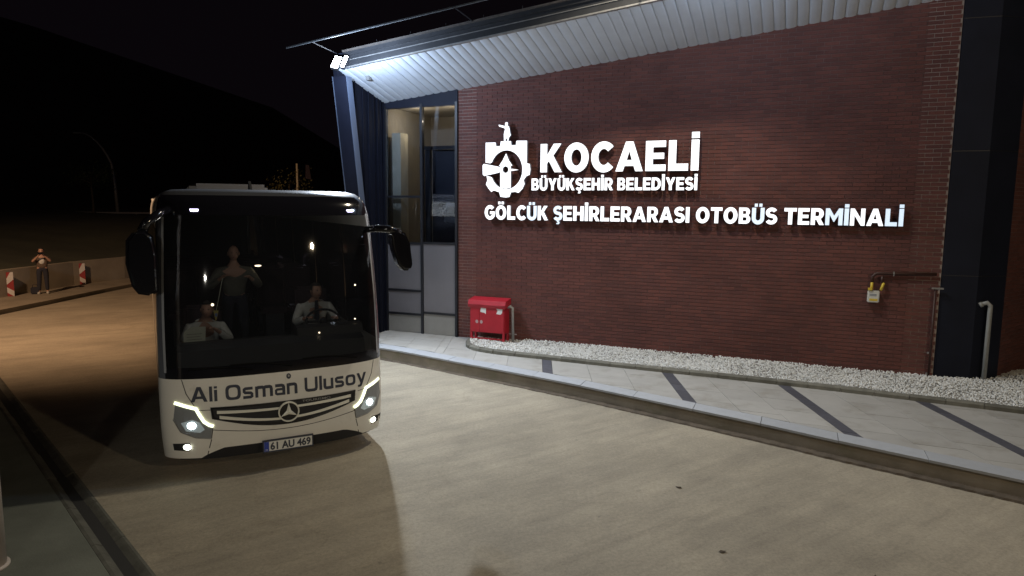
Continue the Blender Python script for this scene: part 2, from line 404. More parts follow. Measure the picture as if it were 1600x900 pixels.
# arc-length resample for kerbstones
cum = [0]
for a, b in zip(gp, gp[1:]): cum.append(cum[-1] + math.dist(a, b))
def gat(t):
    for i in range(len(gp) - 1):
        if t <= cum[i + 1]:
            k = (t - cum[i]) / (cum[i + 1] - cum[i]); return (gp[i][0] + (gp[i+1][0] - gp[i][0]) * k, gp[i][1] + (gp[i+1][1] - gp[i][1]) * k)
    return gp[-1]
t = .12; bed = MB().prism([[(.5, -.02)] + gp[1:] + [(15, -2.5), (9.9, -1.2), (9.4, -.02)]], ZP - .02, ZP + .05, lambda a, b, d: tuple(W(a, b, d))).obj("gravel_bed", M_grav, kind='structure')
while t < cum[-1] - .6:
    Lk = .5 if t > 1.6 else .34
    p = [gat(t + .004), gat(t + Lk / 2), gat(t + Lk - .004)]
    nrm = []
    for i in range(3):
        a, b = p[max(i - 1, 0)], p[min(i + 1, 2)]; q = Vector((b[0] - a[0], b[1] - a[1])).normalized(); nrm.append((-q.y, q.x))
    h = ZP + .085 + random.uniform(-.004, .004)
    mb = MB(); vs = []
    for (ps, po), (nx, ny) in zip(p, nrm):
        for w_, z_ in ((-.005, ZP - .02), (-.005, h), (.075, h), (.1, h - .025), (.1, ZP - .02)): vs.append(W(ps + nx * w_, po + ny * w_, z_))
    mb.add(vs, [(i * 5 + k, i * 5 + (k + 1) % 5, (i + 1) * 5 + (k + 1) % 5, (i + 1) * 5 + k) for i in range(2) for k in range(5)] + [(0, 1, 2, 3, 4), (14, 13, 12, 11, 10)])
    recalc(mb.obj("kerbstone", M_kstone, bed)); t += Lk
# pebbles
def ico():
    bm = bmesh.new(); bmesh.ops.create_icosphere(bm, subdivisions=1, radius=1); bm.verts.ensure_lookup_table()
    v = np.array([q.co[:] for q in bm.verts]); f = np.array([[q.index for q in fc.verts] for fc in bm.faces]); bm.free(); return v, f
IV, IF = ico()
def inside(px_, py_, poly):
    c = np.zeros(len(px_), bool); j = len(poly) - 1
    for i in range(len(poly)):
        xi, yi = poly[i]; xj, yj = poly[j]
        if yi != yj: c ^= ((yi > py_) != (yj > py_)) & (px_ < (xj - xi) * (py_ - yi) / (yj - yi) + xi)
        j = i
    return c
gpoly = [(.55, .0)] + gp[1:] + [(15, -2.5), (10.3, -1.0), (9.52, -.02)]
npb = 62000
ps = rng.uniform(.5, 14, npb); po = rng.uniform(-1.6, 2.1, npb); kk = inside(ps, po, gpoly); ps, po = ps[kk], po[kk]; n = len(ps)
r = rng.uniform(.008, .0175, n); sc = rng.uniform(.65, 1.2, (n, 1, 3)) * r[:, None, None]
ang = rng.uniform(0, 2 * PI, n); tilt = rng.uniform(-.6, .6, n)
V = IV[None] * sc * rng.uniform(.82, 1.15, (n, len(IV), 1))
ct, st = np.cos(tilt)[:, None], np.sin(tilt)[:, None]; y2 = V[..., 1] * ct - V[..., 2] * st; z2 = V[..., 1] * st + V[..., 2] * ct
ca, sn_ = np.cos(ang)[:, None], np.sin(ang)[:, None]; x3 = V[..., 0] * ca - y2 * sn_; y3 = V[..., 0] * sn_ + y2 * ca
mound = .022 * np.sin(ps * 2.1) * np.sin(po * 3) + .02 * np.clip(1.2 - po, 0, 1) ** .7 - .05 * (po < .55) * (ps < 1.7)
cz = ZP + .055 + mound + rng.uniform(0, .03, n)
X = WO.x + D.x * (ps[:, None] + x3) + NN.x * (po[:, None] + y3); Y = WO.y + D.y * (ps[:, None] + x3) + NN.y * (po[:, None] + y3); Z = cz[:, None] + z2
co = np.stack([X, Y, Z], -1).reshape(-1, 3); F_ = (IF[None] + (np.arange(n) * len(IV))[:, None, None]).reshape(-1, 3)
me = bpy.data.meshes.new("white_pebbles"); me.vertices.add(len(co)); me.vertices.foreach_set('co', co.ravel())
me.loops.add(F_.size); me.loops.foreach_set('vertex_index', F_.ravel().astype(np.int32)); me.polygons.add(len(F_))
me.polygons.foreach_set('loop_start', np.arange(0, F_.size, 3, dtype=np.int32)); me.polygons.foreach_set('loop_total', np.full(len(F_), 3, np.int32)); me.update(calc_edges=True); me.materials.append(M_peb)
link("white_pebbles", me, None, kind='stuff', label="bed of white pebbles along the foot of the brick wall", category="gravel")
# paving slabs in skewed bays between dark strips
AK = .385; STR = [-7.43, -5.03, -2.63, -.22, 2.18, 4.56, 6.56, 8.56, 10.56, 12.56]; SW = .2
def slab(q0, q1, o0, o1, name, m, dz=0, edge=True):
    gg = .003
    poly = [(q0 + gg + AK * o0, o0 + gg), (q1 - gg + AK * o0, o0 + gg), (q1 - gg + AK * o1, o1 - gg), (q0 + gg + AK * o1, o1 - gg)]
    sm = (q0 + q1) / 2 + AK * (o0 + o1) / 2
    for i in range(3):
        a = sm - .9 + .6 * i; b = a + .6; pa = (a, ok(a) - EW - .006); pb = (b, ok(b) - EW - .006)
        if not any(min(q[0] for q in poly) - .35 < c < max(q[0] for q in poly) + .35 for c in (a, b)): continue
        nn = (pb[1] - pa[1], -(pb[0] - pa[0])); poly = clip(poly, pa, nn)
        if len(poly) < 3: return
    if sm > .5:
        for i in range(3):
            a = sm - .6 + .4 * i; b = a + .4
            if a < 1.1: continue
            pa = (a, og(a) - .05 + .02); pb = (b, og(b) - .05 + .02); poly = clip(poly, pa, (-(pb[1] - pa[1]), pb[0] - pa[0]))
            if len(poly) < 3: return
    if area(poly) < .004: return
    dz += random.uniform(-.001, .001)
    MB().prism([poly], ZP - .03, ZP + dz, lambda a, b, d: tuple(W(a, b, d))).obj(name, m, pav)
for i in range(len(STR) - 1):
    q0, q1 = STR[i] + SW / 2, STR[i + 1] - SW / 2
    for c in range(3):
        a, b = q0 + (q1 - q0) * c / 3, q0 + (q1 - q0) * (c + 1) / 3
        for r_ in range(-1, 10):
            o0 = r_ * .6 + (.3 if c % 2 else 0) + .04
            if o0 + .6 < 0: continue
            o0c = max(o0, -.02)
            slab(a, b, o0c, o0 + .6, "paving_slab", M_slab)
    if STR[i] > 1:
        for r_ in range(14): slab(STR[i] - SW / 2, STR[i] + SW / 2, 1.0 + r_ * .4, 1.4 + r_ * .4, "dark_slab", M_dark)
    else:
        for r_ in range(5): slab(STR[i] - SW / 2, STR[i] + SW / 2, r_ * .6, .6 + r_ * .6, "paving_slab", M_slab)

# ------------------------------------------------------------ terminal building
bld = thing("terminal_building", "dark red brick bus terminal with white sloping soffit and tall corner glazing", "building", WO, WROT)
zs = lambda s: 5.88 + .105 * s       # height of the soffit line on the wall
# local frame: x = along, y = into the building, z = up
SE = 9.58
bw = MB().prism([[(0, ZP - .05), (SE, ZP - .05), (SE, zs(SE) + .15), (0, zs(0) + .15)]], .009, .32).obj("brick_wall", M_mortar, bld)
for a, b in ((0.002, .46), (SE - .5, SE - .002)):
    MB().prism([[(a, ZP - .04), (b, ZP - .04), (b, zs(b) + .12), (a, zs(a) + .12)]], .0075, .02).obj("pale_mortar_strip", M_mortl, bw)
BL, BH, JT = .245, .072, .011
def brickmesh(x0, x1): return MB().box(0, x1 - x0 - JT, 0, .03, 0, BH - JT)
cand = []
for rI in range(int((zs(SE) + .1 - ZP) / BH)):
    z = ZP + .005 + rI * BH; x = -(BL / 2 if rI % 2 else 0)
    while x < SE:
        a, b = max(x, .004), min(x + BL, SE)
        if b - a > .04 and z + BH < zs((a + b) / 2) + .06: cand.append((a, b, z))
        x += BL
camS, camO = to_so(0, 0)
cand.sort(key=lambda c: (c[0] - camS) ** 2 + (c[2] - 3.3) ** 2)
mesh_cache = {}
st = MB()
vis = [c for c in cand]
for i, (a, b, z) in enumerate(vis):
    dy = random.uniform(-.003, .002)
    if i < 290:
        key = round(b - a, 3)
        if key not in mesh_cache: mesh_cache[key] = brickmesh(a, b).mesh("brick", M_brick)
        link("brick", mesh_cache[key], bw, (a, dy, z))
    else: st.box(a, b - JT, dy, .03, z, z + BH - JT)
st.obj("brickwork", M_brick, bw, kind='stuff')
# right-hand wall beyond the pillar
P2 = Vector((8.656, 11.853, 0)); Q2 = Vector((9.805, 12.699, 0)); ang2 = math.atan2(Q2.y - P2.y, Q2.x - P2.x)
sb = MB().box(0, 3.2, .009, .3, ZP - .05, 8.2).obj("brick_wall", M_mortar, bld)
sb.parent = bld; l2 = bld_local = Matrix.Translation(WO) @ Matrix.Rotation(WROT, 4, 'Z')
p2l = l2.inverted() @ P2; sb.location = p2l; sb.rotation_euler = (0, 0, ang2 - WROT)
st = MB()
for rI in range(int(7.9 / BH)):
    z = ZP + .005 + rI * BH; x = -(BL / 2 if rI % 2 else 0)
    while x < 3.2:
        a, b = max(x, .004), min(x + BL, 3.2)
        if b - a > .04: st.box(a, b - JT, random.uniform(-.003, .002), .03, z, z + BH - JT)
        x += BL
st.obj("brickwork", M_brick, sb, kind='stuff')
# dark pillar between the two walls
pp = [l2.inverted() @ Vector(q) for q in ((7.575, 11.90, 0), (8.104, 11.735, 0), (8.67, 11.845, 0), (9.2, 12.9, 0), (7.9, 12.9, 0))]
pil = MB().prism([[(q.x, q.y) for q in pp]], ZP - .05, 9., flatz).obj("pillar", M_clad2, bld)
for k_, zz in enumerate((2.15, 4.3, 6.5)):
    sm_ = MB()
    for a, b in ((pp[0], pp[1]), (pp[1], pp[2])):
        d_ = (b - a).normalized(); n_ = Vector((d_.y, -d_.x, 0)) * .003
        sm_.prism([[(a.x + n_.x, a.y + n_.y), (b.x + n_.x, b.y + n_.y), (b.x - n_.x, b.y - n_.y), (a.x - n_.x, a.y - n_.y)]], zz, zz + .012, flatz)
    sm_.obj("panel_joint", M_frame, pil)
# building core so that nothing is hollow from the side
MB().box(.35, 9.3, .33, 9, .2, 6.6).obj("wall_core", M_clad2, bld)
# glazing
gx = [-1.93, -.945, -.0]
fr = MB()
for x0, x1 in ((-1.99, -1.90), (-.975, -.915), (-.06, 0.0)): fr.box(x0, x1, -.05, .06, ZP - .01, 5.62)
fr.obj("window_frame", M_frame, bld)
MB().prism([[(-2., 5.55), (0, 5.55), (0, zs(0) + .1), (-2., zs(-2) + .1)]], -.03, .1).obj("head_panel", M_clad2, bld)
def bar(x0, x1, z): MB().box(x0, x1, -.035, .05, z - .025, z + .025).obj("glazing_bar", M_frame, bld)
for z in (3.5, 2.40, 1.27, .70): bar(-1.90, -.975, z)
for z in (2.42, .76): bar(-.915, -.06, z)
G_win = glass("window glass", (.72, .75, .8))
def pane(x0, x1, z0, z1): MB().box(x0, x1, -.006, .004, z0, z1).obj("pane", G_win, bld)
def span(x0, x1, z0, z1, m): MB().box(x0 + .003, x1 - .003, -.012, .03, z0 + .027, z1 - .027).obj("spandrel_panel", m, bld)
pane(-1.90, -.975, 3.525, 5.55); pane(-1.90, -.975, 2.425, 3.475); pane(-.915, -.06, 2.445, 5.55)
span(-1.90, -.975, 1.27, 2.40, M_spanl); span(-1.90, -.975, .70, 1.27, M_spanl); span(-1.90, -.975, ZP - .02, .70, M_spanb)
span(-.915, -.06, .76, 2.42, M_spanl); span(-.915, -.06, ZP - .02, .76, M_spanb)
# the lit room behind
rm = MB()
rm.box(-2.0, .33, 2.2, 2.3, 2.2, 5.9); rm.box(-2.0, -1.96, .1, 2.2, 2.2, 5.9); rm.box(.28, .33, .1, 2.2, 2.2, 5.9)
rm.box(-2.0, .33, .07, 2.3, 2.15, 2.2); rm.box(-2.0, .33, .07, 2.3, 5.62, 5.7)
rm.obj("interior_room", M_room, bld)
MB().box(-1.83, -1.60, .12, .45, 2.2, 5.0).obj("interior_column", mat("cream column", (.70, .62, .44), .8), bld)
MB().box(-1.16, -1.02, .5, .6, 2.2, 4.68).obj("partition_post", M_frame, bld)
MB().box(-1.16, .28, .45, .5, 4.62, 4.70).obj("partition_rail", M_frame, bld)
MB().box(-.98, -.30, .55, .58, 2.2, 4.62).obj("partition_panel", M_roomd, bld)
MB().box(-.28, -.18, .53, .58, 2.2, 4.62).obj("partition_post", mat("blue grey post", (.12, .15, .22), .5), bld)
ps_ = MB().prism([[(-.40, 2.93), (-.05, 2.88), (-.05, 3.36), (-.34, 3.36)]], .05, .06).obj("interior_poster", mat("pale blue poster", (.30, .34, .42), .7), bld)
lr = link("interior_lamp", MB().ball((0, 0, 0), .022).mesh("interior_lamp", M_warm, True), bld, (.0, .9, 5.25))
lamp("room_light", 'POINT', (-.5, .55, 5.3), 8, (1., .82, .58), bld, .08)
lamp("room_light", 'POINT', (-1.35, .5, 5.3), 13, (1., .85, .62), bld, .08)
# slanted fin wall at the left end, board by board
oe = lambda z: 1.08 + (z - ZP) * (1.98 - 1.08) / 5.85
nb = 8
def fz(o): return zs(-1.95) + .26 * o + .02
edges = [0, .09, .2, .34, .5, .68, .9, 1.2, 1.6, 2.1]
for i in range(len(edges) - 1):
    o0, o1 = edges[i] + .006, edges[i + 1] - .006
    # board clipped by slanted outer edge
    poly = [(-o0, ZP - .01), (-o1, ZP - .01), (-o1, fz(o1)), (-o0, fz(o0))]
    pz0 = ZP; a = (-(oe(pz0) - .17), pz0); b = (-(oe(6.1) - .17), 6.1); nvec = ((b[1] - a[1]), -(b[0] - a[0]))
    poly = clip(poly, a, nvec)
    if len(poly) < 3: continue
    MB().prism([poly], -2.02 - (.02 if i % 2 else 0), -1.935 - (.018 if i % 2 else 0), lambda a_, b_, d: (d, a_, b_)).obj("cladding_board", M_clad, bld)
    MB().box(-1.95, -1.915, -o1 - .012, -o1 + .004, 1.0 if o1 > 1.0 else ZP, fz(o1) - .02).obj("cladding_rib", M_clad, bld) if o1 < 1.25 else None
# slanted edge post (channel; flange colour lightened to paint in its lit edges)
ep = MB()
def slant(o_off0, o_off1, x0, x1):
    p = [(-(oe(ZP) + o_off0), ZP), (-(oe(ZP) + o_off1), ZP), (-(oe(5.95) + o_off1), 5.95), (-(oe(5.95) + o_off0), 5.95)]
    return p, x0, x1
p, a, b = slant(-.16, .0, -1.92, -1.58); MB().prism([p], a, b, lambda a_, b_, d: (d, a_, b_)).obj("slanted_post", M_clad, bld)
for x0 in (-1.935, -1.585):
    p, a, b = slant(-.17, .012, x0, x0 + .013); MB().prism([p], a, b, lambda a_, b_, d: (d, a_, b_)).obj("post_flange", mat("painted lit edge flange", (.06, .075, .11), .4), bld)
# soffit: one scalloped strip per panel
PW = .195; K_ = .26; OUT = 1.74
sv = []; sf = []
prof = [(0, .008), (.010, .010), (.02, .0)] + [(.02 + (PW - .04) * t / 6, -.007 * math.sin(PI * t / 6) - .001) for t in range(1, 6)] + [(PW - .02, .0), (PW - .006, .009)]
for o_ in (-.02, OUT):
    sv += [(x, -o_, z + .105 * x + K_ * o_) for x, z in prof] + [(PW - .001, -o_, .05 + .105 * PW + K_ * o_), (0, -o_, .05 + K_ * o_)]
k_ = len(prof) + 2
sf = [(i, (i + 1) % k_, (i + 1) % k_ + k_, i + k_) for i in range(k_)] + [tuple(range(k_))[::-1], tuple(range(k_, 2 * k_))]
so_me = recalc(MB().add(sv, sf).obj("soffit_panel", M_soff, bld, loc=(-1.98, 0, zs(-1.98)))).data
s = -1.98 + PW
while s < 11.5:
    link("soffit_panel", so_me, bld, (s, 0, zs(s) + random.uniform(-.003, .003))); s += PW
# fascia beams along the outer edge; everything follows the slope of the soffit
def sloped(name, m, o0, o1, z0, z1, s0=-1.72, s1=11.5):
    f = lambda s_, dz: zs(s_) + K_ * OUT + dz
    v = [(s0, -o0, f(s0, z0)), (s0, -o1, f(s0, z0)), (s0, -o1, f(s0, z1)), (s0, -o0, f(s0, z1)), (s1, -o0, f(s1, z0)), (s1, -o1, f(s1, z0)), (s1, -o1, f(s1, z1)), (s1, -o0, f(s1, z1))]
    return recalc(MB().add(v, [(0, 1, 2, 3), (7, 6, 5, 4), (0, 4, 5, 1), (1, 5, 6, 2), (2, 6, 7, 3), (3, 7, 4, 0)]).obj(name, m, bld))
sloped("edge_trim", M_trim, OUT - .01, OUT + .07, -.015, .012)
sloped("fascia_beam", M_beam, OUT + .02, OUT + .06, .012, .22)
sloped("fascia_lip", M_trim, OUT + .055, OUT + .075, .13, .145)
sloped("upper_beam", M_beam, OUT + .05, OUT + .10, .22, .30)
sloped("upper_trim", mat("rusty grey trim", (.10, .088, .08), .6, metal=.0, var=.4, vscale=8), OUT + .03, OUT + .16, .30, .33)
for i in range(4):
    s_ = -1.9 + i * 3.2; zb_ = zs(s_) + K_ * OUT
    MB().tube([(s_, -OUT - .1, zb_ + .31), (s_, -OUT - .88, zb_ + .375)], .012, 6).obj("rail_strut", M_frame, bld)
sloped("roof_edge_rail", mat("dull rail metal", (.10, .11, .12), .5, metal=.3), OUT + .86, OUT + .89, .37, .395, -2.55)
sloped("roof_deck", M_clad2, -.4, OUT + .02, .30, .33, -2.0)
for i in range(14):
    s_ = -.9 + i * .8
    MB().tube([(s_, -OUT - .1, zs(s_) + K_ * OUT + .33), (s_, -OUT - .1, zs(s_) + K_ * OUT + .40)], .008, 6).obj("roof_bolt", M_beam, bld)
MB().box(-1.55, -1.47, -1.32, -1.24, 5.97, 6.10).obj("soffit_bracket", M_trim, bld)
# floodlights at the canopy tip
for k_, (s_, lab, wd) in enumerate(((-1.80, "outer floodlight glaring white at the canopy tip", .17), (-1.60, "inner floodlight of the pair on the canopy tip", .10))):
    p = W(s_, 1.98, 6.22)
    fl = thing("floodlight", lab, "floodlight", p, WROT, group="floodlights at the canopy tip"); fl.rotation_euler = (math.radians(-25), math.radians(14), WROT + math.radians(14))
    MB().bbox(-wd / 2, wd / 2, -.02, .06, -.15, .15, .01).obj("housing", M_beam, fl)
    MB().box(-wd / 2 + .015, wd / 2 - .015, -.026, -.021, -.135, .135).obj("lens", M_lens, fl)
    MB().tube([(0, .06, .0), (0, .2, .1), (0.02, .45, .22)], .015, 6).obj("bracket", M_beam, fl)
lamp("flood_glow", 'POINT', W(-1.0, 2.75, 5.85), 320, (.62, .77, 1.), None, .07)
lamp("flood_beam", 'SPOT', W(-1.3, 2.1, 5.97), 2050, (.82, .90, 1.), None, .07, math.radians(160), W(2.5, 9.5, 0), .8)
lamp("canopy_lamp", 'SPOT', W(4.6, 3.4, 8.5), 1000, (1., .88, .68), None, .12, math.radians(128), W(4.0, 5.2, 0), .4)
lamp("added_soffit_fill", 'POINT', W(6.2, 3.5, 6.95), 170, (.62, .77, 1.), None, .2)  # fill lamp added to brighten the soffit, has no fixture
lamp("yard_light", 'POINT', (8.0, -1.5, 6.3), 900, (1., .79, .52), None, .2)

# ------------------------------------------------------------ lettering
w = .246; tt = .21
def dots(cx, y=1.06, d=.19, gp_=.09): return [[rect(cx - gp_ / 2 - d, y, cx - gp_ / 2, y + d)], [rect(cx + gp_ / 2, y, cx + gp_ / 2 + d, y + d)]]
Upath = [(w / 2, 1.0), (w / 2, .36)] + arc(.385, .36, .385 - w / 2, .36 - tt / 2 + .015, 180, 360, 14)[1:] + [(.77 - w / 2, 1.0)]
Sc = arc(.35, .705, .24, .2, 25, 265, 16) + arc(.34, .30, .25, .205, 80, -155, 16)[1:]
Gl = {
 'I': (w, [[rect(0, 0, w, 1)]]), 'İ': (w, [[rect(0, 0, w, 1)], [rect(0, 1.05, w, 1.25)]]),
 'L': (.64, [[[(0, 0), (.64, 0), (.64, tt + .02), (w, tt + .02), (w, 1), (0, 1)]]]),
 'E': (.67, [[[(0, 0), (.67, 0), (.67, tt), (w, tt), (w, .4), (.61, .4), (.61, .6), (w, .6), (w, 1 - tt), (.66, 1 - tt), (.66, 1), (0, 1)]]]),
 'T': (.74, [[[(.37 - w / 2, 0), (.37 + w / 2, 0), (.37 + w / 2, 1 - tt), (.74, 1 - tt), (.74, 1), (0, 1), (0, 1 - tt), (.37 - w / 2, 1 - tt)]]]),
 'H': (.78, [[[(0, 0), (w, 0), (w, .39), (.78 - w, .39), (.78 - w, 0), (.78, 0), (.78, 1), (.78 - w, 1), (.78 - w, .6), (w, .6), (w, 1), (0, 1)]]]),
 'N': (.82, [[[(0, 0), (w * .95, 0), (w * .95, .60), (.61, 0), (.82, 0), (.82, 1), (.82 - w * .95, 1), (.82 - w * .95, .42), (.22, 1), (0, 1)]]]),
 'M': (.98, [[[(0, 0), (w * .95, 0), (w * .95, .62), (.47, .2), (.51, .2), (.98 - w * .95, .62), (.98 - w * .95, 0), (.98, 0), (.98, 1), (.75, 1), (.49, .56), (.23, 1), (0, 1)]]]),
 'A': (.93, [[[(0, 0), (.25, 0), (.31, .18), (.62, .18), (.68, 0), (.93, 0), (.59, 1), (.34, 1)], [(.375, .38), (.555, .38), (.465, .68)]]]),
 'K': (.80, [[[(0, 0), (w, 0), (w, .30), (.315, .40), (.53, 0), (.80, 0), (.475, .585), (.77, 1), (.49, 1), (w, .60), (w, 1), (0, 1)]]]),
 'O': (.88, [[arc(.44, .5, .44, .52, 0, 360, 32)[:-1], arc(.44, .5, .185, .285, 0, 360, 28)[:-1]]]),
 'C': (.78, [[stroke(arc(.45, .5, .32, .405, 42, 318, 24), .25)]]),
 'G': (.84, [[stroke(arc(.45, .5, .32, .405, 42, 335, 26), .245)], [[(.45, .38), (.84, .38), (.84, .16), (.84, .58), (.45, .58)]], [[(.63, .14), (.84, .18), (.84, .4), (.63, .4)]]]),
 'U': (.77, [[stroke(Upath, w)]]), 'S': (.68, [[stroke(Sc, .225)]]),
 'D': (.80, [[[(0, 0), (.34, 0)] + arc(.34, .5, .46, .5, -90, 90, 18)[1:] + [(0, 1)], [(w, .21), (.34, .21)] + arc(.34, .5, .22, .29, -90, 90, 14)[1:] + [(w, .79)]]]),
 'B': (.72, [[[(0, 0), (.44, 0)] + arc(.44, .28, .28, .28, -90, 50, 12)[1:] + arc(.42, .74, .26, .26, -45, 90, 10)[0:] + [(0, 1)], [(w, .19), (.42, .19)] + arc(.42, .295, .07, .105, -90, 90, 6)[1:] + [(w, .40)], [(w, .60), (.40, .60)] + arc(.40, .70, .06, .10, -90, 90, 6)[1:] + [(w, .80)]]]),
 'R': (.75, [[[(0, 0), (w, 0), (w, .32), (.32, .32), (.50, 0), (.77, 0), (.56, .37)] + arc(.42, .67, .31, .33, -50, 90, 14) + [(0, 1)], [(w, .52), (.40, .52)] + arc(.40, .66, .08, .14, -90, 90, 6)[1:] + [(w, .80)]]]),
 'Y': (.82, [[[(.41 - w / 2, 0), (.41 + w / 2, 0), (.41 + w / 2, .38), (.82, 1), (.56, 1), (.41, .66), (.26, 1), (0, 1), (.41 - w / 2, .38)]]]),
}
Gl['Ü'] = (.77, Gl['U'][1] + dots(.385)); Gl['Ö'] = (.88, Gl['O'][1] + dots(.44, 1.09))
Gl['Ş'] = (.68, Gl['S'][1] + [[[(.28, .02), (.40, .02), (.40, -.05), (.48, -.09), (.49, -.19), (.40, -.26), (.24, -.25), (.25, -.18), (.34, -.18), (.35, -.12), (.28, -.10)]]])
ADV = .085
def line_width(t): return sum((Gl[c][0] + ADV) if c != ' ' else .34 for c in t) - ADV
def sign_line(text, s0, s1, z0, z1, label, blue=()):
    o_ = .15; a, zb = par(s0, z0, o_); b, zt = par(s1, z1, o_); cap = zt - zb; sx = (b - a) / line_width(text)
    root = thing("letter_sign", label, "sign", W(a, 0, zb), WROT, group="lit lettering on the brick wall")
    x = 0
    for i, c in enumerate(text):
        if c == ' ': x += .34 * sx; continue
        mb = MB()
        for k, cont in enumerate(Gl[c][1]):
            cs = [[(x + px_ * sx, py_ * cap) for px_, py_ in q] for q in cont]
            e = k * .0006; mb.prism(cs, -o_ + e, -o_ + .004 + e, mi=0, mside=1); mb.prism(cs, -o_ + .0045 + e, -o_ + .07 - e, mi=1)
        mb.obj("letter", [M_letblue if i in blue else M_letter, M_lside], root)
        for fx in (.25, .75):
            MB().tube([(x + Gl[c][0] * fx * sx, -o_ + .06, cap * .5), (x + Gl[c][0] * fx * sx, .02, cap * .5)], .008, 5).obj("stud", M_lside, root) if c in 'HNUM' else None
        x += (Gl[c][0] + ADV) * sx
    return root
sign_line("KOCAELİ", 2.0, 5.33, 4.03, 4.63, "large lit letters KOCAELİ, the biggest word on the brick wall")
sign_line("BÜYÜKŞEHİR BELEDİYESİ", 1.80, 5.32, 3.645, 3.90, "small lit letters BÜYÜKŞEHİR BELEDİYESİ under the large word")
T3 = "GÖLCÜK ŞEHİRLERARASI OTOBÜS TERMİNALİ"
sign_line(T3, .67, 8.93, 3.0, 3.31, "long bottom row of lit letters GÖLCÜK ŞEHİRLERARASI OTOBÜS TERMİNALİ", blue=(4, 7, 25, 31, 32, 35, 36))
# emblem: gear with battlements, tower, beam and pointing figure.  photo units -> metres
def E_(u, v):      # enlarged photo pixel (707x900 crop of 740..850 x 180..320) to wall metres
    pu = 740 + u / 6.43; pv = 180 + v / 6.43
    return (.67 + (pu - 757) * 1.0 / 66.5, 3.0 + (342.0 - (pu - 757) * .006 - pv) * .01435)
o_ = .15
em = thing("emblem_sign", "lit white gear emblem with tower and pointing figure left of the large word", "sign", WO, WROT)
def emb(name, conts, e=0):
    cs = [[par(*E_(u, v), o_) for u, v in c] for c in conts]
    mb = MB(); mb.prism(cs, -o_ + e, -o_ + .004 + e, mi=0, mside=1); mb.prism(cs, -o_ + .0045 + e, -o_ + .07 + e, mi=1); return mb.obj(name, [M_letter, M_lside], em)
cx, cy = 335, 550
def pol(r_, a): return (cx + r_ * math.cos(math.radians(a)) * .98, cy - r_ * math.sin(math.radians(a)) * 1.08)
gear = [(118, 282), (222, 282), (228, 318), (270, 318), (275, 272), (380, 272), (384, 312), (430, 312), (436, 270), (542, 272), (542, 488), (572, 495), (578, 550), (572, 600), (540, 612), (512, 650), (522, 690), (500, 735), (462, 775), (425, 765), (385, 770), (368, 815), (335, 822), (275, 815), (262, 770), (205, 752), (180, 768), (150, 735), (122, 692), (138, 650), (128, 610)]
inner = [pol(1, 0)]
ring_in = [(cx + 162 * math.cos(math.radians(a)), cy + 188 * math.sin(math.radians(-a))) for a in range(0, 360, 12)]
# ring open on the left where the beam crosses
ring = gear + [(172, 618)] + [(335 + 163 * math.cos(math.radians(a)), 550 - 190 * math.sin(math.radians(a))) for a in range(204, 360 + 158, 8)] + [(170, 485), (118, 478)]
emb("gear", [ring])
emb("tower", [[(272, 725), (272, 512), (258, 512), (295, 460), (330, 390), (360, 460), (395, 510), (380, 512), (380, 725), (330, 735)], [(326 + 30 * math.cos(a * PI / 8), 548 - 33 * math.sin(a * PI / 8)) for a in range(16)]], .002)
emb("beam", [[(86, 505), (100, 490), (266, 522), (266, 575), (105, 610), (88, 595)]], .001)
emb("needle", [[(386, 540), (460, 551), (386, 562)]], .001)
emb("statue", [[(308, 272), (306, 205), (318, 155), (312, 146), (258, 128), (250, 112), (262, 112), (310, 124), (322, 122), (316, 104), (326, 88), (342, 90), (348, 106), (342, 122), (358, 130), (366, 165), (372, 200), (378, 212), (358, 240), (352, 272), (340, 272), (338, 245), (324, 245), (324, 272)]], .001)

# ------------------------------------------------------------ small fittings on the wall
cab = thing("fire_cabinet", "red metal hydrant cabinet with torn stickers at the foot of the brick wall", "cabinet", W(.52, .14, ZP), WROT)
CW = .84
MB().bbox(0, CW, -.28, 0, .24, .88, .006).obj("cabinet_body", M_red, cab)
MB().prism([[(-.31, .80), (-.33, .87), (-.29, .965), (.0, 1.01), (.0, .89)]], -.035, CW + .035, lambda a, b, d: (d, a, b)).obj("lid", M_red, cab)
for x in (0, CW - .05):
    for y in (-.28, -.05): MB().box(x, x + .05, y, y + .05, 0, .24).obj("leg", M_red, cab)
MB().box(.05, CW - .05, -.27, -.25, .09, .115).obj("rail", M_red, cab)
MB().box(.015, .235, -.292, -.281, .255, .86).obj("door", M_red, cab); MB().box(.245, CW - .015, -.292, -.281, .255, .86).obj("door", M_red, cab)
for q in ([(.26, .70), (.36, .69), (.395, .66), (.40, .79), (.27, .80)], [(.65, .68), (.75, .67), (.79, .71), (.80, .80), (.64, .82), (.68, .75)]):
    MB().prism([q], -.2955, -.2935).obj("sticker", M_paper, cab)
for x_, r_ in ((.175, .035), (.285, .035)): MB().prism([arc(x_, .48, r_, r_ * 1.15, 0, 360, 14)[:-1]], -.2955, -.2935).obj("sticker", mat("grey round sticker", (.45, .33, .33), .7), cab)
pp_ = thing("drain_pipe", "short grey pipe with bent top beside the red cabinet", "pipe", W(1.47, .12, ZP), WROT)
MB().tube([(-.13, -.1, .80), (-.05, -.1, .835), (.0, -.1, .80), (.0, -.1, .70), (.02, -.1, -.02)], .03, 10).obj("pipe", M_greyp, pp_, True)
MB().tube([(-.08, -.1, .22), (.1, -.1, .22)], .012, 6).obj("pipe_clamp", M_trim, pp_)
pp2 = thing("drain_pipe", "tall grey pipe with bent top in front of the dark pillar", "pipe", (8.32, 11.68, ZP), WROT)
MB().tube([(-.13, 0, 1.42), (-.05, 0, 1.45), (.0, 0, 1.40), (.0, 0, 1.3), (.0, 0, -.02)], .038, 10).obj("pipe", M_greyp, pp2, True)
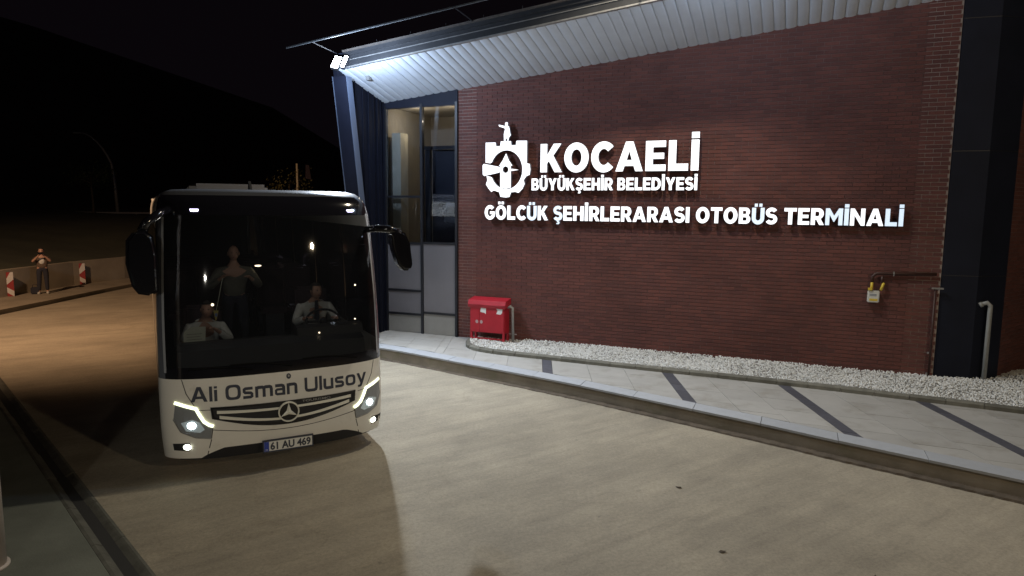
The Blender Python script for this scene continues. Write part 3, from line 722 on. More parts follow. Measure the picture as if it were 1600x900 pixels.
MB().tube([(-.16, 0, 1.40), (-.12, 0, 1.425)], .046, 10).obj("collar", M_greyp, pp2, True)
gm = thing("gas_pipe", "dark brown gas pipe with yellow valves running along the brick wall", "pipe", W(8.50, .0, 0), WROT)
MB().tube([(.0, -.06, 1.98), (.0, -.06, 2.08), (.05, -.06, 2.14), (.12, -.06, 2.15), (1.0, -.06, 2.17)], .028, 8).obj("pipe", M_brownp, gm, True)
MB().tube([(.16, -.07, 1.98), (.16, -.07, 2.1)], .024, 8).obj("pipe", M_brownp, gm, True)
for x_, dx in ((.0, -.0), (.17, .02)): MB().tube([(x_ - dx, -.075, 1.84), (x_ + dx, -.075, 1.98)], .024, 8).obj("valve", M_yellow, gm, True)
MB().box(.33, .345, -.095, -.02, 2.11, 2.19).obj("pipe_clamp", M_trim, gm)
mt = thing("gas_meter", "white meter box with yellow label hanging under the brown pipe", "meter", W(8.42, .02, 1.62), WROT)
MB().bbox(.02, .21, -.12, 0, 0, .21, .012).obj("meter_body", mat("meter box plastic", (.62, .62, .58), .5), mt)
MB().box(.05, .18, -.123, -.121, .03, .07).obj("label_strip", M_yellow, mt); MB().box(.05, .16, -.123, -.121, .12, .16).obj("label_strip", mat("grey window", (.3, .32, .35), .3), mt)
MB().box(.02, .08, -.145, -.05, .223, .26).obj("label_strip", M_yellow, mt)
vp = thing("conduit", "thin dark conduit with pale end cap up the corner beside the pillar", "pipe", W(9.50, .04, ZP), WROT)
MB().tube([(0, -.03, 0), (0.0, -.03, 1.66)], .02, 8).obj("pipe", M_brownp, vp, True); MB().box(-.06, .12, -.06, -.02, 1.66, 1.69).obj("end_cap", M_trim, vp)
for z_ in (.12, .5): MB().box(-.05, -.02, -.05, -.02, z_, z_ + .03).obj("bracket", M_trim, vp)
vp2 = None

# ------------------------------------------------------------ the coach
BO = Vector((-2.96, 8.46, 0)); BROT = math.radians(28.2)
bus = thing("coach", "white touring coach with dark windscreen and lit headlamps", "bus", BO, BROT)
Y0, BB = .15, .40
HW = [(0.2, 1.34), (.6, 1.365), (1.3, 1.365), (2.0, 1.355), (2.8, 1.32), (3.15, 1.30), (3.3, 1.275), (3.40, 1.23), (3.46, 1.12)]
LN = [(0.2, .06), (.45, .0), (1.15, .02), (1.5, .05), (2.3, .12), (3.0, .22), (3.25, .29), (3.38, .40), (3.46, .62)]
hw = lambda z: sinterp(z, HW); ln = lambda z: sinterp(z, LN)
def F(x, z):
    h = hw(z); q = min(abs(x) / h, 1.0); return Y0 + ln(z) - BB + BB * (1 - math.sqrt(max(0, 1 - q ** 3)))
ts = [-PI / 2 + PI * i / 48 for i in range(49)]
def front_grid(z0f, z1, nz, t0, t1, nt_, off=0., thick=None):
    mb = MB(); vs = []
    tl = [t0 + (t1 - t0) * i / nt_ for i in range(nt_ + 1)]
    for j in range(nz + 1):
        for t in tl:
            zz0 = z0f(math.sin(t) * 1.33) if callable(z0f) else z0f
            z = zz0 + (z1 - zz0) * j / nz; x = hw(z) * math.sin(t); y = F(x, z); vs.append((x * (1 - off * .6), y + off, z))
    n = nt_ + 1
    mb.add(vs, [(j * n + i, j * n + i + 1, (j + 1) * n + i + 1, (j + 1) * n + i) for j in range(nz) for i in range(nt_)])
    return mb
def zlow(x):
    a = abs(x - .04); return .24 + (.12 if a < .72 else .12 * max(0, 1 - (a - .72) / .25) ** .7) 
HP = PI / 2
front_grid(zlow, 1.225, 14, -HP, HP, 64).obj("front_bumper", M_white, bus, True)
front_grid(lambda x: .2, .42, 3, -HP * .72, HP * .72, 30, .05).obj("lower_lip", M_black, bus, True)
ZT = 3.16
TW = 1.24
front_grid(1.225, 1.36, 2, -TW, TW, 50).obj("cowl_strip", M_gblack, bus, True)
G_ws = glass("windscreen glass", (.42, .44, .46), .012)
front_grid(1.36, ZT, 14, -TW, TW, 50).obj("windscreen", G_ws, bus, True)
front_grid(ZT, 3.40, 5, -HP, HP, 56).obj("header_band", M_gblack, bus, True)
M_pillar = mat("dark pillar paint", (.10, .105, .125), .22, coat=.6)
for sg in (-1, 1):
    front_grid(1.225, ZT, 14, sg * TW, sg * HP, 8).obj("corner_pillar", M_pillar, bus, True)
# roof cap
rf = MB(); rows = []
YR = 12.45
zz = [3.40, 3.44, 3.47, 3.485]
def ring_pts(z, ins):
    h = hw(3.40) - ins * 1.4; f0 = ln(3.40) + ins * 2.2
    pts = []
    for t in [-HP + PI * i / 30 for i in range(31)]:
        x = h * math.sin(t); q = min(abs(x) / h, 1); pts.append((x, Y0 + f0 - BB + BB * (1 - math.sqrt(max(0, 1 - q ** 3))), z))
    pts += [(h, YR - ins, z), (-h, YR - ins, z)]; return pts
rows = [ring_pts(3.40, 0), ring_pts(3.445, .03), ring_pts(3.47, .09), ring_pts(3.482, .2), ring_pts(3.485, .35)]
n = len(rows[0]); vs = [p for r_ in rows for p in r_]
fs = [(j * n + i, j * n + (i + 1) % n, (j + 1) * n + (i + 1) % n, (j + 1) * n + i) for j in range(len(rows) - 1) for i in range(n)] + [tuple(range((len(rows) - 1) * n, len(rows) * n))]
rf.add(vs, fs).obj("roof", mat("coach roof paint", (.06, .063, .07), .35, coat=.3), bus, True)
MB().bbox(-.72, .42, 3.2, 5.6, 3.47, 3.62, .05).obj("roof_unit", M_roofp, bus); MB().bbox(-.9, -.78, 1.2, 1.6, 3.47, 3.53, .02).obj("roof_hatch", M_roofp, bus)
MB().prism([[(.72, 3.46), (1.0, 3.46), (.96, 3.50), (.9, 3.60), (.88, 3.60)]], -.175, -.145, lambda a, b, d: (d, a, b)).obj("antenna", M_black, bus)
# sides
for sg in (-1, 1):
    xs = lambda z: sg * hw(z)
    def side(z0, z1, y0, y1, name, m, off=0., nz=3):
        mb = MB(); vs = []
        for j in range(nz + 1):
            z = z0 + (z1 - z0) * j / nz
            ya = y0 if y0 > 1 else Y0 + ln(z)
            vs += [(xs(z) + sg * off, ya, z), (xs(z) + sg * off, y1, z)]
        mb.add(vs, [(2 * j, 2 * j + 1, 2 * j + 3, 2 * j + 2) for j in range(nz)]); return mb.obj(name, m, bus, True)
    cuts = [(2.45, 3.55), (8.75, 9.85), (10.1, 11.1)]
    last = 0.
    for a, b in cuts + [(YR, YR)]:
        side(.32, 1.45, last, a, "side_panel", M_white); last = b if b > a else YR
        if b > a: side(1.02, 1.45, a, b, "side_panel", M_white)
    for i in range(6):
        y0 = .0 if i == 0 else 1.95 + (i - 1) * 2.1; y1 = 1.9 if i == 0 else y0 + 2.05
        side(1.45, 3.0, y0, min(y1, YR), "side_window", M_gblack, 0, 5)
    side(3.0, 3.40, 0, YR, "roof_side", M_white, -.001, 4)
    for yw in (3.0, 9.3, 10.6):
        wh = MB(); x0 = sg * 1.28; x1 = sg * .98
        wl = MB(); wl.tube([(x1, yw, .5), (x1 + sg * .02, yw, .5), (x0 - sg * .02, yw, .5), (x0, yw, .5)], [.46, .5, .5, .46], 28); wo = wl.obj("wheel", M_rubber, bus, True); autosmooth(wo)
        rm_ = MB(); rm_.tube([(x0 + sg * .001, yw, .5), (x0 + sg * .004, yw, .5)], [.30, .29], 24); rm_.tube([(x0, yw, .5), (x0 + sg * .05, yw, .5)], [.11, .09], 12)
        rm_.obj("rim", M_bar, wo)
    mk = MB().bbox(sg * 1.345 - .02, sg * 1.345 + .03, .62, .76, .86, .93, .008).obj("side_marker", M_amber, bus)
MB().box(-1.26, 1.26, YR - .02, YR, .35, 3.42).obj("rear_panel", M_white, bus)
MB().box(-1.2, 1.2, .9, YR - .05, .42, .46).obj("underfloor", M_black, bus)
# conformed features on the front
def conform(name, conts, m, off=.006, depth=.03, parent=None, step=.07, mside=None):
    mb = MB().prism(conts, 0, depth); bm = bmesh.new(); vv = [bm.verts.new(v) for v in mb.v]
    for f in mb.f:
        try: bm.faces.new([vv[i] for i in f])
        except ValueError: pass
    xs_ = [v[0] for v in mb.v]; x = math.ceil(min(xs_) / step) * step
    while x < max(xs_):
        bmesh.ops.bisect_plane(bm, geom=bm.verts[:] + bm.edges[:] + bm.faces[:], plane_co=(x, 0, 0), plane_no=(1, 0, 0)); x += step
    bmesh.ops.recalc_face_normals(bm, faces=bm.faces)
    for v in bm.verts: v.co.y += F(v.co.x, v.co.z) - off
    me = bpy.data.meshes.new(name); bm.to_mesh(me); bm.free(); me.materials.append(m)
    return link(name, me, parent or bus)
CX = .045
def mir(c, sg): return [(CX + sg * x, z) for x, z in c]
for sg in (-1, 1):
    hl = conform("headlamp", [mir([(1.25, .935), (1.275, .75), (1.20, .60), (1.05, .525), (.89, .50), (.87, .62), (.93, .665), (.985, .74), (1.03, .85)], sg)], M_shell, .006, .04)
    conform("headlamp_edge", [mir([(1.285, .74), (1.21, .585), (1.05, .508), (.885, .485), (.865, .62), (.87, .64), (.89, .50), (1.05, .525), (1.20, .60), (1.27, .745)], sg)], M_trim, .009, .012, hl)
    path = [(1.26, .945), (1.15, .905), (1.035, .868), (1.0, .79), (.955, .705), (.90, .66), (.855, .642)]
    c = stroke(path, .034); conform("running_light", [mir(c, sg)], M_drl, .014, .02, hl)
    conform("reflector", [mir([(1.20, .70), (1.15, .60), (1.0, .575), (.95, .61), (1.0, .70), (1.08, .74)], sg)], M_halo, .009, .02, hl)
    conform("projector", [mir(arc(1.09, .665, .045, .042, 0, 360, 16)[:-1], sg)], M_head, .018, .02, hl)
    fg = conform("fog_lamp", [mir([(1.295, .44), (1.285, .355), (1.12, .345), (1.10, .40), (1.12, .45)], sg)], M_black, .006, .03)
    conform("fog_bulb", [mir(arc(1.145, .398, .042, .036, 0, 360, 14)[:-1], sg)], M_fog, .013, .02, fg)
    conform("panel_seam", [mir(stroke([(1.17, 1.22), (1.13, 1.05), (1.05, .90)], .009), sg)], M_seam, .0015, .004)
    conform("panel_seam", [mir(stroke([(.88, .48), (.90, .40), (.93, .26)], .010), sg)], M_seam, .0015, .004)
    conform("panel_seam", [mir(stroke([(.86, .63), (.87, .55), (.88, .49)], .008), sg)], M_seam, .0015, .004)
    conform("marker_lamp", [mir([(.89, 3.232), (.985, 3.232), (.975, 3.205), (.90, 3.205)], sg)], M_mark, .008, .01)
conform("panel_seam", [[(CX - .86 + 1.72 * i / 20, .60 - .09 * math.sin(PI * i / 20)) for i in range(21)] + [(CX - .86 + 1.72 * i / 20, .592 - .09 * math.sin(PI * i / 20)) for i in range(20, -1, -1)]], M_seam, .0015, .004)
conform("panel_seam", [[(-1.03, .85), (-.82, .845), (-.82, .838), (-1.03, .843)]], M_seam, .0015, .004); conform("panel_seam", [[(.96, .855), (1.10, .87), (1.10, .863), (.96, .848)]], M_seam, .0015, .004)
def smile(hx, ztop, zend, dip, zc_top=0.):
    top = [(CX - hx + 2 * hx * i / 24, ztop - zc_top * math.sin(PI * i / 24)) for i in range(25)]
    bot = [(CX - hx * .985 + 2 * hx * .985 * i / 24, zend - dip * math.sin(PI * i / 24)) for i in range(24, -1, -1)]
    return top + bot
gr = conform("grille", [smile(.87, .865, .745, .165, .015)], M_black, .012, .04)
conform("grille_surround", [smile(.88, .875, .735, .170, .015), smile(.855, .852, .752, .155, .015)], M_gblack, .018, .02, gr)
def bars(z0, d0, th, hx, name):
    top = [(CX - hx + 2 * hx * i / 24, z0 - d0 * math.sin(PI * i / 24)) for i in range(25)]
    bot = [(p[0], p[1] - th * (1 + .5 * abs(p[0] - CX) / hx)) for p in top[::-1]]
    return conform(name, [top + bot], M_bar, .024, .02, gr)
bars(.830, .040, .024, .81, "grille_bar"); bars(.768, .110, .025, .785, "grille_bar")
# three pointed star badge
sx_, sz_ = CX + .01, .725; yb = F(sx_, sz_)
bd = MB(); bd.tube([(sx_, yb - .02, sz_), (sx_, yb - .035, sz_)], [.125, .12], 28); bdo = bd.obj("badge", M_gblack, bus)
rg = bmesh.new()
ringv = MB(); seg = 32
vs = []
for i in range(seg):
    a = 2 * PI * i / seg
    for rr, yy in ((.112, -.036), (.127, -.036), (.129, -.025), (.110, -.034)): vs.append((sx_ + rr * math.cos(a), yb + yy - (.012 if rr < .128 and rr > .111 else 0), sz_ + rr * math.sin(a)))
ringv.add(vs, [(i * 4 + k, ((i + 1) % seg) * 4 + k, ((i + 1) % seg) * 4 + (k + 1) % 4, i * 4 + (k + 1) % 4) for i in range(seg) for k in range(4)]).obj("badge_ring", M_bar, bdo)
star = []
for k in range(6):
    a = math.radians(90 + 60 * k); rr = .114 if k % 2 == 0 else .032; star.append((sx_ + rr * math.cos(a), sz_ + rr * math.sin(a)))
stv = [(p[0], yb - .040, p[1]) for p in star] + [(sx_, yb - .058, sz_), (sx_, yb - .036, sz_)]
MB().add(stv, [(i, (i + 1) % 6, 6) for i in range(6)] + [((i + 1) % 6, i, 7) for i in range(6)]).obj("badge_star", M_bar, bdo)
conform("round_badge", [arc(.075, 1.165, .028, .034, 0, 360, 16)[:-1]], M_letd, .006, .008)
conform("badge_centre", [arc(.075, 1.17, .012, .016, 0, 360, 10)[:-1]], M_trim, .009, .005)
# printed text via the built in vector font, turned into mesh
def text_mesh(body, name, m, width=None, height=None, x0=0, z0=0, bold=.0, y=None, parent=None, skew=0., off=.004, space=1.):
    cu = bpy.data.curves.new(name, 'FONT'); cu.body = body; cu.size = 1; cu.offset = bold; cu.extrude = 0.0; cu.resolution_u = 4; cu.space_character = space
    ob = bpy.data.objects.new(name, cu); S.collection.objects.link(ob)
    dg = bpy.context.evaluated_depsgraph_get(); me = bpy.data.meshes.new_from_object(ob.evaluated_get(dg)); bpy.data.objects.remove(ob); bpy.data.curves.remove(cu)
    co = np.array([v.co[:] for v in me.vertices]); mn = co.min(0); mx = co.max(0)
    kx = width / (mx[0] - mn[0]); kz = height / .72      # cap height of the font is about 0.72
    for v in me.vertices:
        x = x0 + (v.co.x - mn[0]) * kx; z = z0 + v.co.y * kz; v.co = (x, (F(x, z) - off) if y is None else y, z)
    me.materials.clear(); me.materials.append(m); me.update()
    vs_ = [v.co.copy() for v in me.vertices]; up_ = list(range(len(vs_)))
    def fd(i):
        while up_[i] != i: up_[i] = up_[up_[i]]; i = up_[i]
        return i
    for p_ in me.polygons:
        for k in p_.vertices[1:]: up_[fd(k)] = fd(p_.vertices[0])
    isl = {}
    for i in range(len(vs_)): isl.setdefault(fd(i), []).append(i)
    gr_s = []
    for ids in sorted(isl.values(), key=lambda q: min(vs_[i].x for i in q)):
        a, b = min(vs_[i].x for i in ids), max(vs_[i].x for i in ids)
        if gr_s and a < gr_s[-1][1] - .3 * min(b - a, gr_s[-1][1] - gr_s[-1][0]): gr_s[-1][1] = max(b, gr_s[-1][1]); gr_s[-1][2].update(ids)
        else: gr_s.append([a, b, set(ids)])
    for a, b, ids in gr_s:
        mp_ = {k: i for i, k in enumerate(sorted(ids))}; nm = bpy.data.meshes.new(name)
        nm.from_pydata([vs_[k] for k in sorted(ids)], [], [[mp_[k] for k in p_.vertices] for p_ in me.polygons if p_.vertices[0] in ids])
        nm.materials.append(m); link(name, nm, parent or bus)
def sup(cx_, cy_, rx, ry, e=3.4, n=28):
    o = []
    for i in range(n):
        a = 2 * PI * i / n; c, q = math.cos(a), math.sin(a); o.append((cx_ + rx * math.copysign(abs(c) ** (2 / e), c), cy_ + ry * math.copysign(abs(q) ** (2 / e), q)))
    return o
XH = .76
archn = lambda x0, x1: [stroke([(x0 + .08, XH - .16), (x0 + .2, XH - .085), (x1 - .22, XH - .085), (x1 - .13, XH - .13), (x1 - .1, XH - .24), (x1 - .1, 0)], .21)]
G2 = {
 'A': (1.08, [[[(0, 0), (.23, 0), (.32, .2), (.76, .2), (.85, 0), (1.08, 0), (.67, 1), (.41, 1)], [(.395, .37), (.685, .37), (.54, .78)]]]),
 'l': (.2, [[rect(0, 0, .2, 1)]]), 'i': (.2, [[rect(0, 0, .2, XH)], [rect(0, .85, .2, 1)]]),
 'O': (1.02, [[sup(.51, .5, .51, .51), sup(.51, .5, .30, .33)]]), 'o': (.82, [[sup(.41, XH / 2, .41, XH / 2 + .01), sup(.41, XH / 2, .21, XH / 2 - .16)]]),
 's': (.74, [[stroke([(.69, XH - .085), (.2, XH - .085), (.11, XH - .14), (.11, .47), (.18, .40), (.56, .36), (.63, .29), (.63, .14), (.54, .085), (.03, .085)], .19)]]),
 'm': (1.22, [[rect(0, 0, .2, XH)], archn(0, .71), archn(.51, 1.22)]), 'n': (.76, [[rect(0, 0, .2, XH)], archn(0, .76)]),
 'a': (.76, [[stroke([(.06, XH - .085), (.52, XH - .085), (.62, XH - .13), (.66, XH - .24), (.66, 0)], .21)], [stroke([(.62, .41), (.19, .41), (.11, .35), (.11, .14), (.19, .085), (.62, .085)], .16)]]),
 'u': (.76, [[stroke([(.1, XH), (.1, .2), (.14, .12), (.24, .085), (.62, .085)], .21)], [rect(.56, 0, .76, XH)]]),
 'U': (.98, [[stroke([(.105, 1), (.105, .24), (.15, .13), (.27, .085), (.71, .085), (.83, .13), (.875, .24), (.875, 1)], .20)]]),
 'y': (.82, [[[(0, XH), (.22, XH), (.41, .27), (.60, XH), (.82, XH), (.46, -.10), (.38, -.22), (.27, -.25), (.08, -.25), (.08, -.09), (.24, -.09), (.30, .02)]]]),
}
tw = sum((G2[c][0] + .12) if c != ' ' else .42 for c in "Ali Osman Ulusoy") - .12
xx_ = -1.04; kx_ = 2.13 / tw
for c in "Ali Osman Ulusoy":
    if c == ' ': xx_ += .42 * kx_; continue
    lo_ = None
    for k, cont in enumerate(G2[c][1]):
        q = conform("letter", [[(xx_ + a * kx_, .935 + b * .182 + .012 * abs(xx_)) for a, b in r_] for r_ in cont], M_letd, .004 + k * .0006, .004, step=.05)
        if lo_ is None: lo_ = q
        else:
            bm = bmesh.new(); bm.from_mesh(lo_.data); bm.from_mesh(q.data); bm.to_mesh(lo_.data); bm.free(); bpy.data.objects.remove(q)
    xx_ += (G2[c][0] + .12) * kx_
text_mesh("TOURISMO", "letter", M_trim, .36, .028, .22, .824, .01, off=.030)
# number plate
px0, px1, pz0, pz1 = CX - .30, CX + .29, .245, .375; yp = F(CX, .32) - .05
pl = MB().bbox(px0, px1, yp, yp + .02, pz0, pz1, .004).obj("number_plate", M_plate, bus)
MB().prism([rect(px0 - .012, pz0 - .012, px1 + .012, pz1 + .012), rect(px0 + .004, pz0 + .004, px1 - .004, pz1 - .004)], yp - .004, yp + .03).obj("plate_frame", M_letd, pl)
MB().box(px0 + .006, px0 + .062, yp - .003, yp + .001, pz0 + .006, pz1 - .006).obj("country_band", M_bluef, pl)
text_mesh("61 AU 469", "letter", M_letd, .49, .092, px0 + .078, pz0 + .02, .035, y=yp - .002, parent=pl)
text_mesh("TR", "letter", M_plate, .03, .018, px0 + .018, pz0 + .015, .01, y=yp - .005, parent=pl)
# wipers
for a_, b_ in (((-.35, 1.30), (-1.05, 1.34)), ((.12, 1.30), (-.60, 1.37)), ((.95, 1.31), (.25, 1.37))):
    pts = []
    for i in range(6):
        x = a_[0] + (b_[0] - a_[0]) * i / 5; z = a_[1] + (b_[1] - a_[1]) * i / 5 + .03 * math.sin(PI * i / 5); pts.append((x, F(x, z) - .03, z))
    MB().tube(pts, .011, 6).obj("wiper", mat("wiper black", (.006, .006, .006), .9, spec=.05), bus)
# door seam, mirror arms and housings
ml = MB().prism([[(-1.36, 2.92), (-1.44, 2.99), (-1.55, 2.99), (-1.635, 2.88), (-1.65, 2.62), (-1.60, 2.36), (-1.54, 2.27), (-1.40, 2.24), (-1.33, 2.30), (-1.33, 2.70)]], -.22, .0)
def bevel_obj(o, amt=.03, seg=3):
    bm = bmesh.new(); bm.from_mesh(o.data); bmesh.ops.recalc_face_normals(bm, faces=bm.faces)
    ed = [e for e in bm.edges if len(e.link_faces) == 2 and e.calc_face_angle(0) > .9]
    bmesh.ops.bevel(bm, geom=ed, offset=amt, segments=seg, affect='EDGES', clamp_overlap=True); bm.to_mesh(o.data); bm.free(); autosmooth(o, 40); return o
mlo = bevel_obj(ml.obj("mirror", M_gblack, bus), .035); mlo.location = (.02, .06, 0)
MB().tube([(-1.17, .2, 3.22), (-1.28, -.02, 3.17), (-1.40, -.08, 3.08), (-1.46, -.05, 2.95)], [.05, .05, .05, .06], 10).obj("mirror_arm", M_gblack, bus, True)
mr = MB().prism([[(1.50, 2.92), (1.60, 2.97), (1.70, 2.93), (1.77, 2.78), (1.80, 2.5), (1.77, 2.42), (1.68, 2.42), (1.60, 2.50), (1.53, 2.72)]], -.20, .0)
mro = bevel_obj(mr.obj("mirror", M_gblack, bus), .03); mro.location = (-.04, .06, 0)
MB().tube([(1.21, .15, 2.97), (1.32, .0, 2.99), (1.45, -.06, 2.98), (1.60, -.06, 2.92)], [.045, .05, .05, .06], 10).obj("mirror_arm", M_gblack, bus, True)
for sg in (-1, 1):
    front_grid(1.30, ZT + .02, 14, sg * (TW - .035), sg * (TW + .02), 2, -.004).obj("pillar_highlight_strip", mat("painted pillar highlight", (.42, .44, .47), .3, metal=.3), bus, True)  # bright strips painting the floodlight's highlight onto the pillar edges
# cabin
MB().box(-1.22, 1.22, .35, 12.2, .93, .98).obj("cabin_floor", M_dash, bus)
MB().box(-1.15, 1.15, 12.2, 12.3, .98, 3.3).obj("cabin_rear", M_dash, bus)
MB().box(-1.1, 1.1, .7, 12.2, 3.28, 3.32).obj("cabin_ceiling", M_dash, bus)
db = MB().prism([[(.10, 1.3), (.16, 1.50), (.34, 1.56), (.60, 1.54), (.70, 1.40), (.72, .98), (.1, .98)]], -1.15, 1.15, lambda a, b, d: (d, a, b)).obj("dashboard", M_dash, bus)
bn_ = MB().prism([[(.30, 1.545), (.34, 1.66), (.50, 1.68), (.62, 1.60), (.64, 1.53)]], .30, 1.18, lambda a, b, d: (d, a, b)).obj("instrument_hood", M_dash, bus)
sw = MB(); vs = []
pts = [(.72 + .235 * math.cos(2 * PI * i / 24), .66 + .235 * math.sin(2 * PI * i / 24) * .35, 1.68 + .235 * math.sin(2 * PI * i / 24) * .65 * 1.0) for i in range(25)]
sw.tube(pts, .016, 8, cap=False); sw.tube([(.50, .66, 1.68), (.94, .66, 1.68)], .018, 6); sw.tube([(.72, .66, 1.68), (.72, .50, 1.50)], .03, 8); sw.ball((.72, .66, 1.68), .055)
sw.obj("steering_wheel", M_black, bus, True)
def seat(x, y, z, name="seat"):
    so = MB().bbox(x - .23, x + .23, y - .05, y + .42, z, z + .12, .03).obj(name, M_seat, bus)
    MB().bbox(x - .23, x + .23, y + .42, y + .54, z + .06, z + .78, .04).obj("backrest", M_seat, so); MB().box(x - .15, x + .15, y, y + .35, .98, z - .002).obj("pedestal", M_dash, so)
seat(.72, 1.0, 1.30, "driver_seat"); seat(-.78, .95, 1.12, "guide_seat")
for r_ in range(5):
    for x in (-.95, -.48, .48, .95): seat(x, 3.3 + r_ * .85, 1.42, "passenger_seat")
lb = MB().ball((.07, 2.1, 2.36), .022, sc=(2.2, 1, .6)).obj("cabin_lamp", M_warm, bus)
MB().ball((-.70, .62, 2.0), .018).obj("cabin_lamp", M_warm, bus)
MB().ball((.58, .30, 1.585), .010).obj("warning_lamp", M_warm, bus); MB().ball((1.10, .42, 1.72), .010).obj("warning_lamp", M_warm, bus)
MB().ball((1.10, .38, 2.2), .012).obj("warning_lamp", M_warm, bus)
lamp("cabin_light", 'POINT', (.35, .62, 2.9), 2.6, (1., .95, .85), bus, .05)
lamp("cabin_light", 'POINT', (-.75, .45, 2.75), 3.0, (1., .93, .80), bus, .05)
lamp("cabin_light", 'POINT', (.5, 1.5, 3.0), .35, (1., .85, .68), bus, .05)

# ------------------------------------------------------------ people
def skin_mesh(chains, mats, sub=2):
    """chains: list of (verts, edges, radii); returns a mesh grown with a skin modifier"""
    vs, es, rs, roots = [], [], [], []
    for v, e, r_ in chains:
        o = len(vs); vs += v; es += [(a + o, b + o) for a, b in e]; rs += r_; roots.append(o)
    me = bpy.data.meshes.new("tmp"); me.from_pydata(vs, es, []); ob = bpy.data.objects.new("tmp", me); S.collection.objects.link(ob)
    ob.modifiers.new("s", 'SKIN').use_smooth_shade = True
    for i, q in enumerate(me.skin_vertices[0].data):
        q.radius = (rs[i], rs[i]) if not isinstance(rs[i], tuple) else rs[i]; q.use_root = i in roots
    m = ob.modifiers.new("u", 'SUBSURF'); m.levels = sub; m.render_levels = sub
    dg = bpy.context.evaluated_depsgraph_get(); out = bpy.data.meshes.new_from_object(ob.evaluated_get(dg)); bpy.data.objects.remove(ob)
    out.materials.clear()
    for mm in mats: out.materials.append(mm)
    return out
def V3(*a): return Vector(a)
def person(label, loc, rot, J, top, legs, hair, bald=False, head_yaw=0., long_sleeve=True, group=None):
    """J: joints in metres, facing -Y: pelvis chest neck head + l/r shoulder elbow wrist hip knee ankle toe"""
    root = thing("person", label, "person", loc, rot, group)
    j = {k: Vector(v) for k, v in J.items()}
    order = ['pelvis', 'waist', 'chest', 'neck', 'headb']; R = dict(pelvis=.125, waist=.115, chest=.13, neck=.052, headb=.05, sh=.06, el=.040, wr=.026, hip=.085, kn=.056, an=.036, toe=.032)
    V = [j['pelvis'], j['pelvis'].lerp(j['chest'], .45), j['chest'], j['neck'], j['neck'].lerp(j['head'], .5)]
    E = [(0, 1), (1, 2), (2, 3), (3, 4)]; RR = [R[k] for k in order]
    RR[0] = (.15, .11); RR[2] = (.155, .11); RR[1] = (.135, .10)
    for sd in ('l', 'r'):
        a = len(V); V += [j[sd + 'sh'], j[sd + 'el'], j[sd + 'wr'], j[sd + 'wr'] + (j[sd + 'wr'] - j[sd + 'el']).normalized() * .07]
        E += [(2, a), (a, a + 1), (a + 1, a + 2), (a + 2, a + 3)]; RR += [R['sh'], R['el'], R['wr'], (.034, .018)]
        a = len(V); V += [j[sd + 'hip'], j[sd + 'kn'], j[sd + 'an'], j[sd + 'toe']]
        E += [(0, a), (a, a + 1), (a + 1, a + 2), (a + 2, a + 3)]; RR += [R['hip'], R['kn'], R['an'], R['toe']]
    chains = [([tuple(v) for v in V], E, RR)]
    for sd in ('l', 'r'):     # fingers
        wr = j[sd + 'wr']; dr = (wr - j[sd + 'el']).normalized(); side_ = dr.cross(Vector((0, 0, 1))); side_ = side_.normalized() if side_.length > .1 else Vector((1, 0, 0))
        dn = dr.cross(side_).normalized(); dn = dn if dn.z < 0 else -dn
        for k, (so, ln_) in enumerate(((-.027, .062), (-.009, .072), (.009, .068), (.026, .052))):
            b = wr + dr * .075 + side_ * so; m1 = b + dr * ln_ * .55 + dn * .012; m2 = m1 + dr * ln_ * .3 + dn * .03
            chains.append(([tuple(b - dr * .02), tuple(m1), tuple(m2)], [(0, 1), (1, 2)], [.009, .0085, .007]))
        sgn = 1 if sd == 'l' else -1; b = wr + dr * .03 + side_ * .025 * sgn
        chains.append(([tuple(b), tuple(b + dr * .035 + side_ * .028 * sgn), tuple(b + dr * .06 + side_ * .03 * sgn + dn * .015)], [(0, 1), (1, 2)], [.012, .010, .008]))
    body = skin_mesh(chains, [M_skin, M_eye, M_lip])
    bo = link("body", body, root)
    # head geometry joined into the body mesh
    hb = MB(); h = j['head']; Rz = Matrix.Rotation(head_yaw, 3, 'Z')
    bm = bmesh.new(); bmesh.ops.create_uvsphere(bm, u_segments=20, v_segments=14, radius=1)
    for v in bm.verts:
        x, y, z = v.co; wz = 1 - .22 * max(0, -z) ** 1.3
        y2_ = y * .098; 
        if y < 0 and z < .2: y2_ *= 1.0 + .04 * (z < -.2)
        nose = max(0, 1 - (x / .2) ** 2) * max(0, 1 - ((z + .12) / .28) ** 2) if y < -.7 and abs(x) < .2 and abs(z + .12) < .28 else 0
        v.co = h + Rz @ Vector((x * .077 * wz, y2_ - nose * .022, z * .115))
    hb.bm(bm, 0)
    for sg in (-1, 1):
        hb.ball(h + Rz @ Vector((sg * .078, .0, -.005)), .03, 8, 6, 0, (.35, .7, 1)); hb.ball(h + Rz @ Vector((sg * .03, -.088, .012)), .010, 8, 6, 1, (1.3, .6, .7))
        hb.ball(h + Rz @ Vector((sg * .03, -.088, .034)), .010, 8, 4, 1, (1.4, .4, .2))
    hb.ball(h + Rz @ Vector((0, -.088, -.058)), .018, 8, 4, 2, (1.3, .5, .3))
    o_n = bmesh.new(); o_n.from_mesh(body); tmp = hb.mesh("tmp", [M_skin, M_eye, M_lip], True); o_n.from_mesh(tmp); o_n.to_mesh(body); o_n.free()
    # clothing grown over the same skeleton
    inf = .022
    sh_v = [j['pelvis'] - Vector((0, 0, .04)), V[1], j['chest'], j['chest'].lerp(j['neck'], .75)]; sh_e = [(0, 1), (1, 2), (2, 3)]; sh_r = [(.178, .143), (.168, .132), (.185, .135), (.075, .075)]
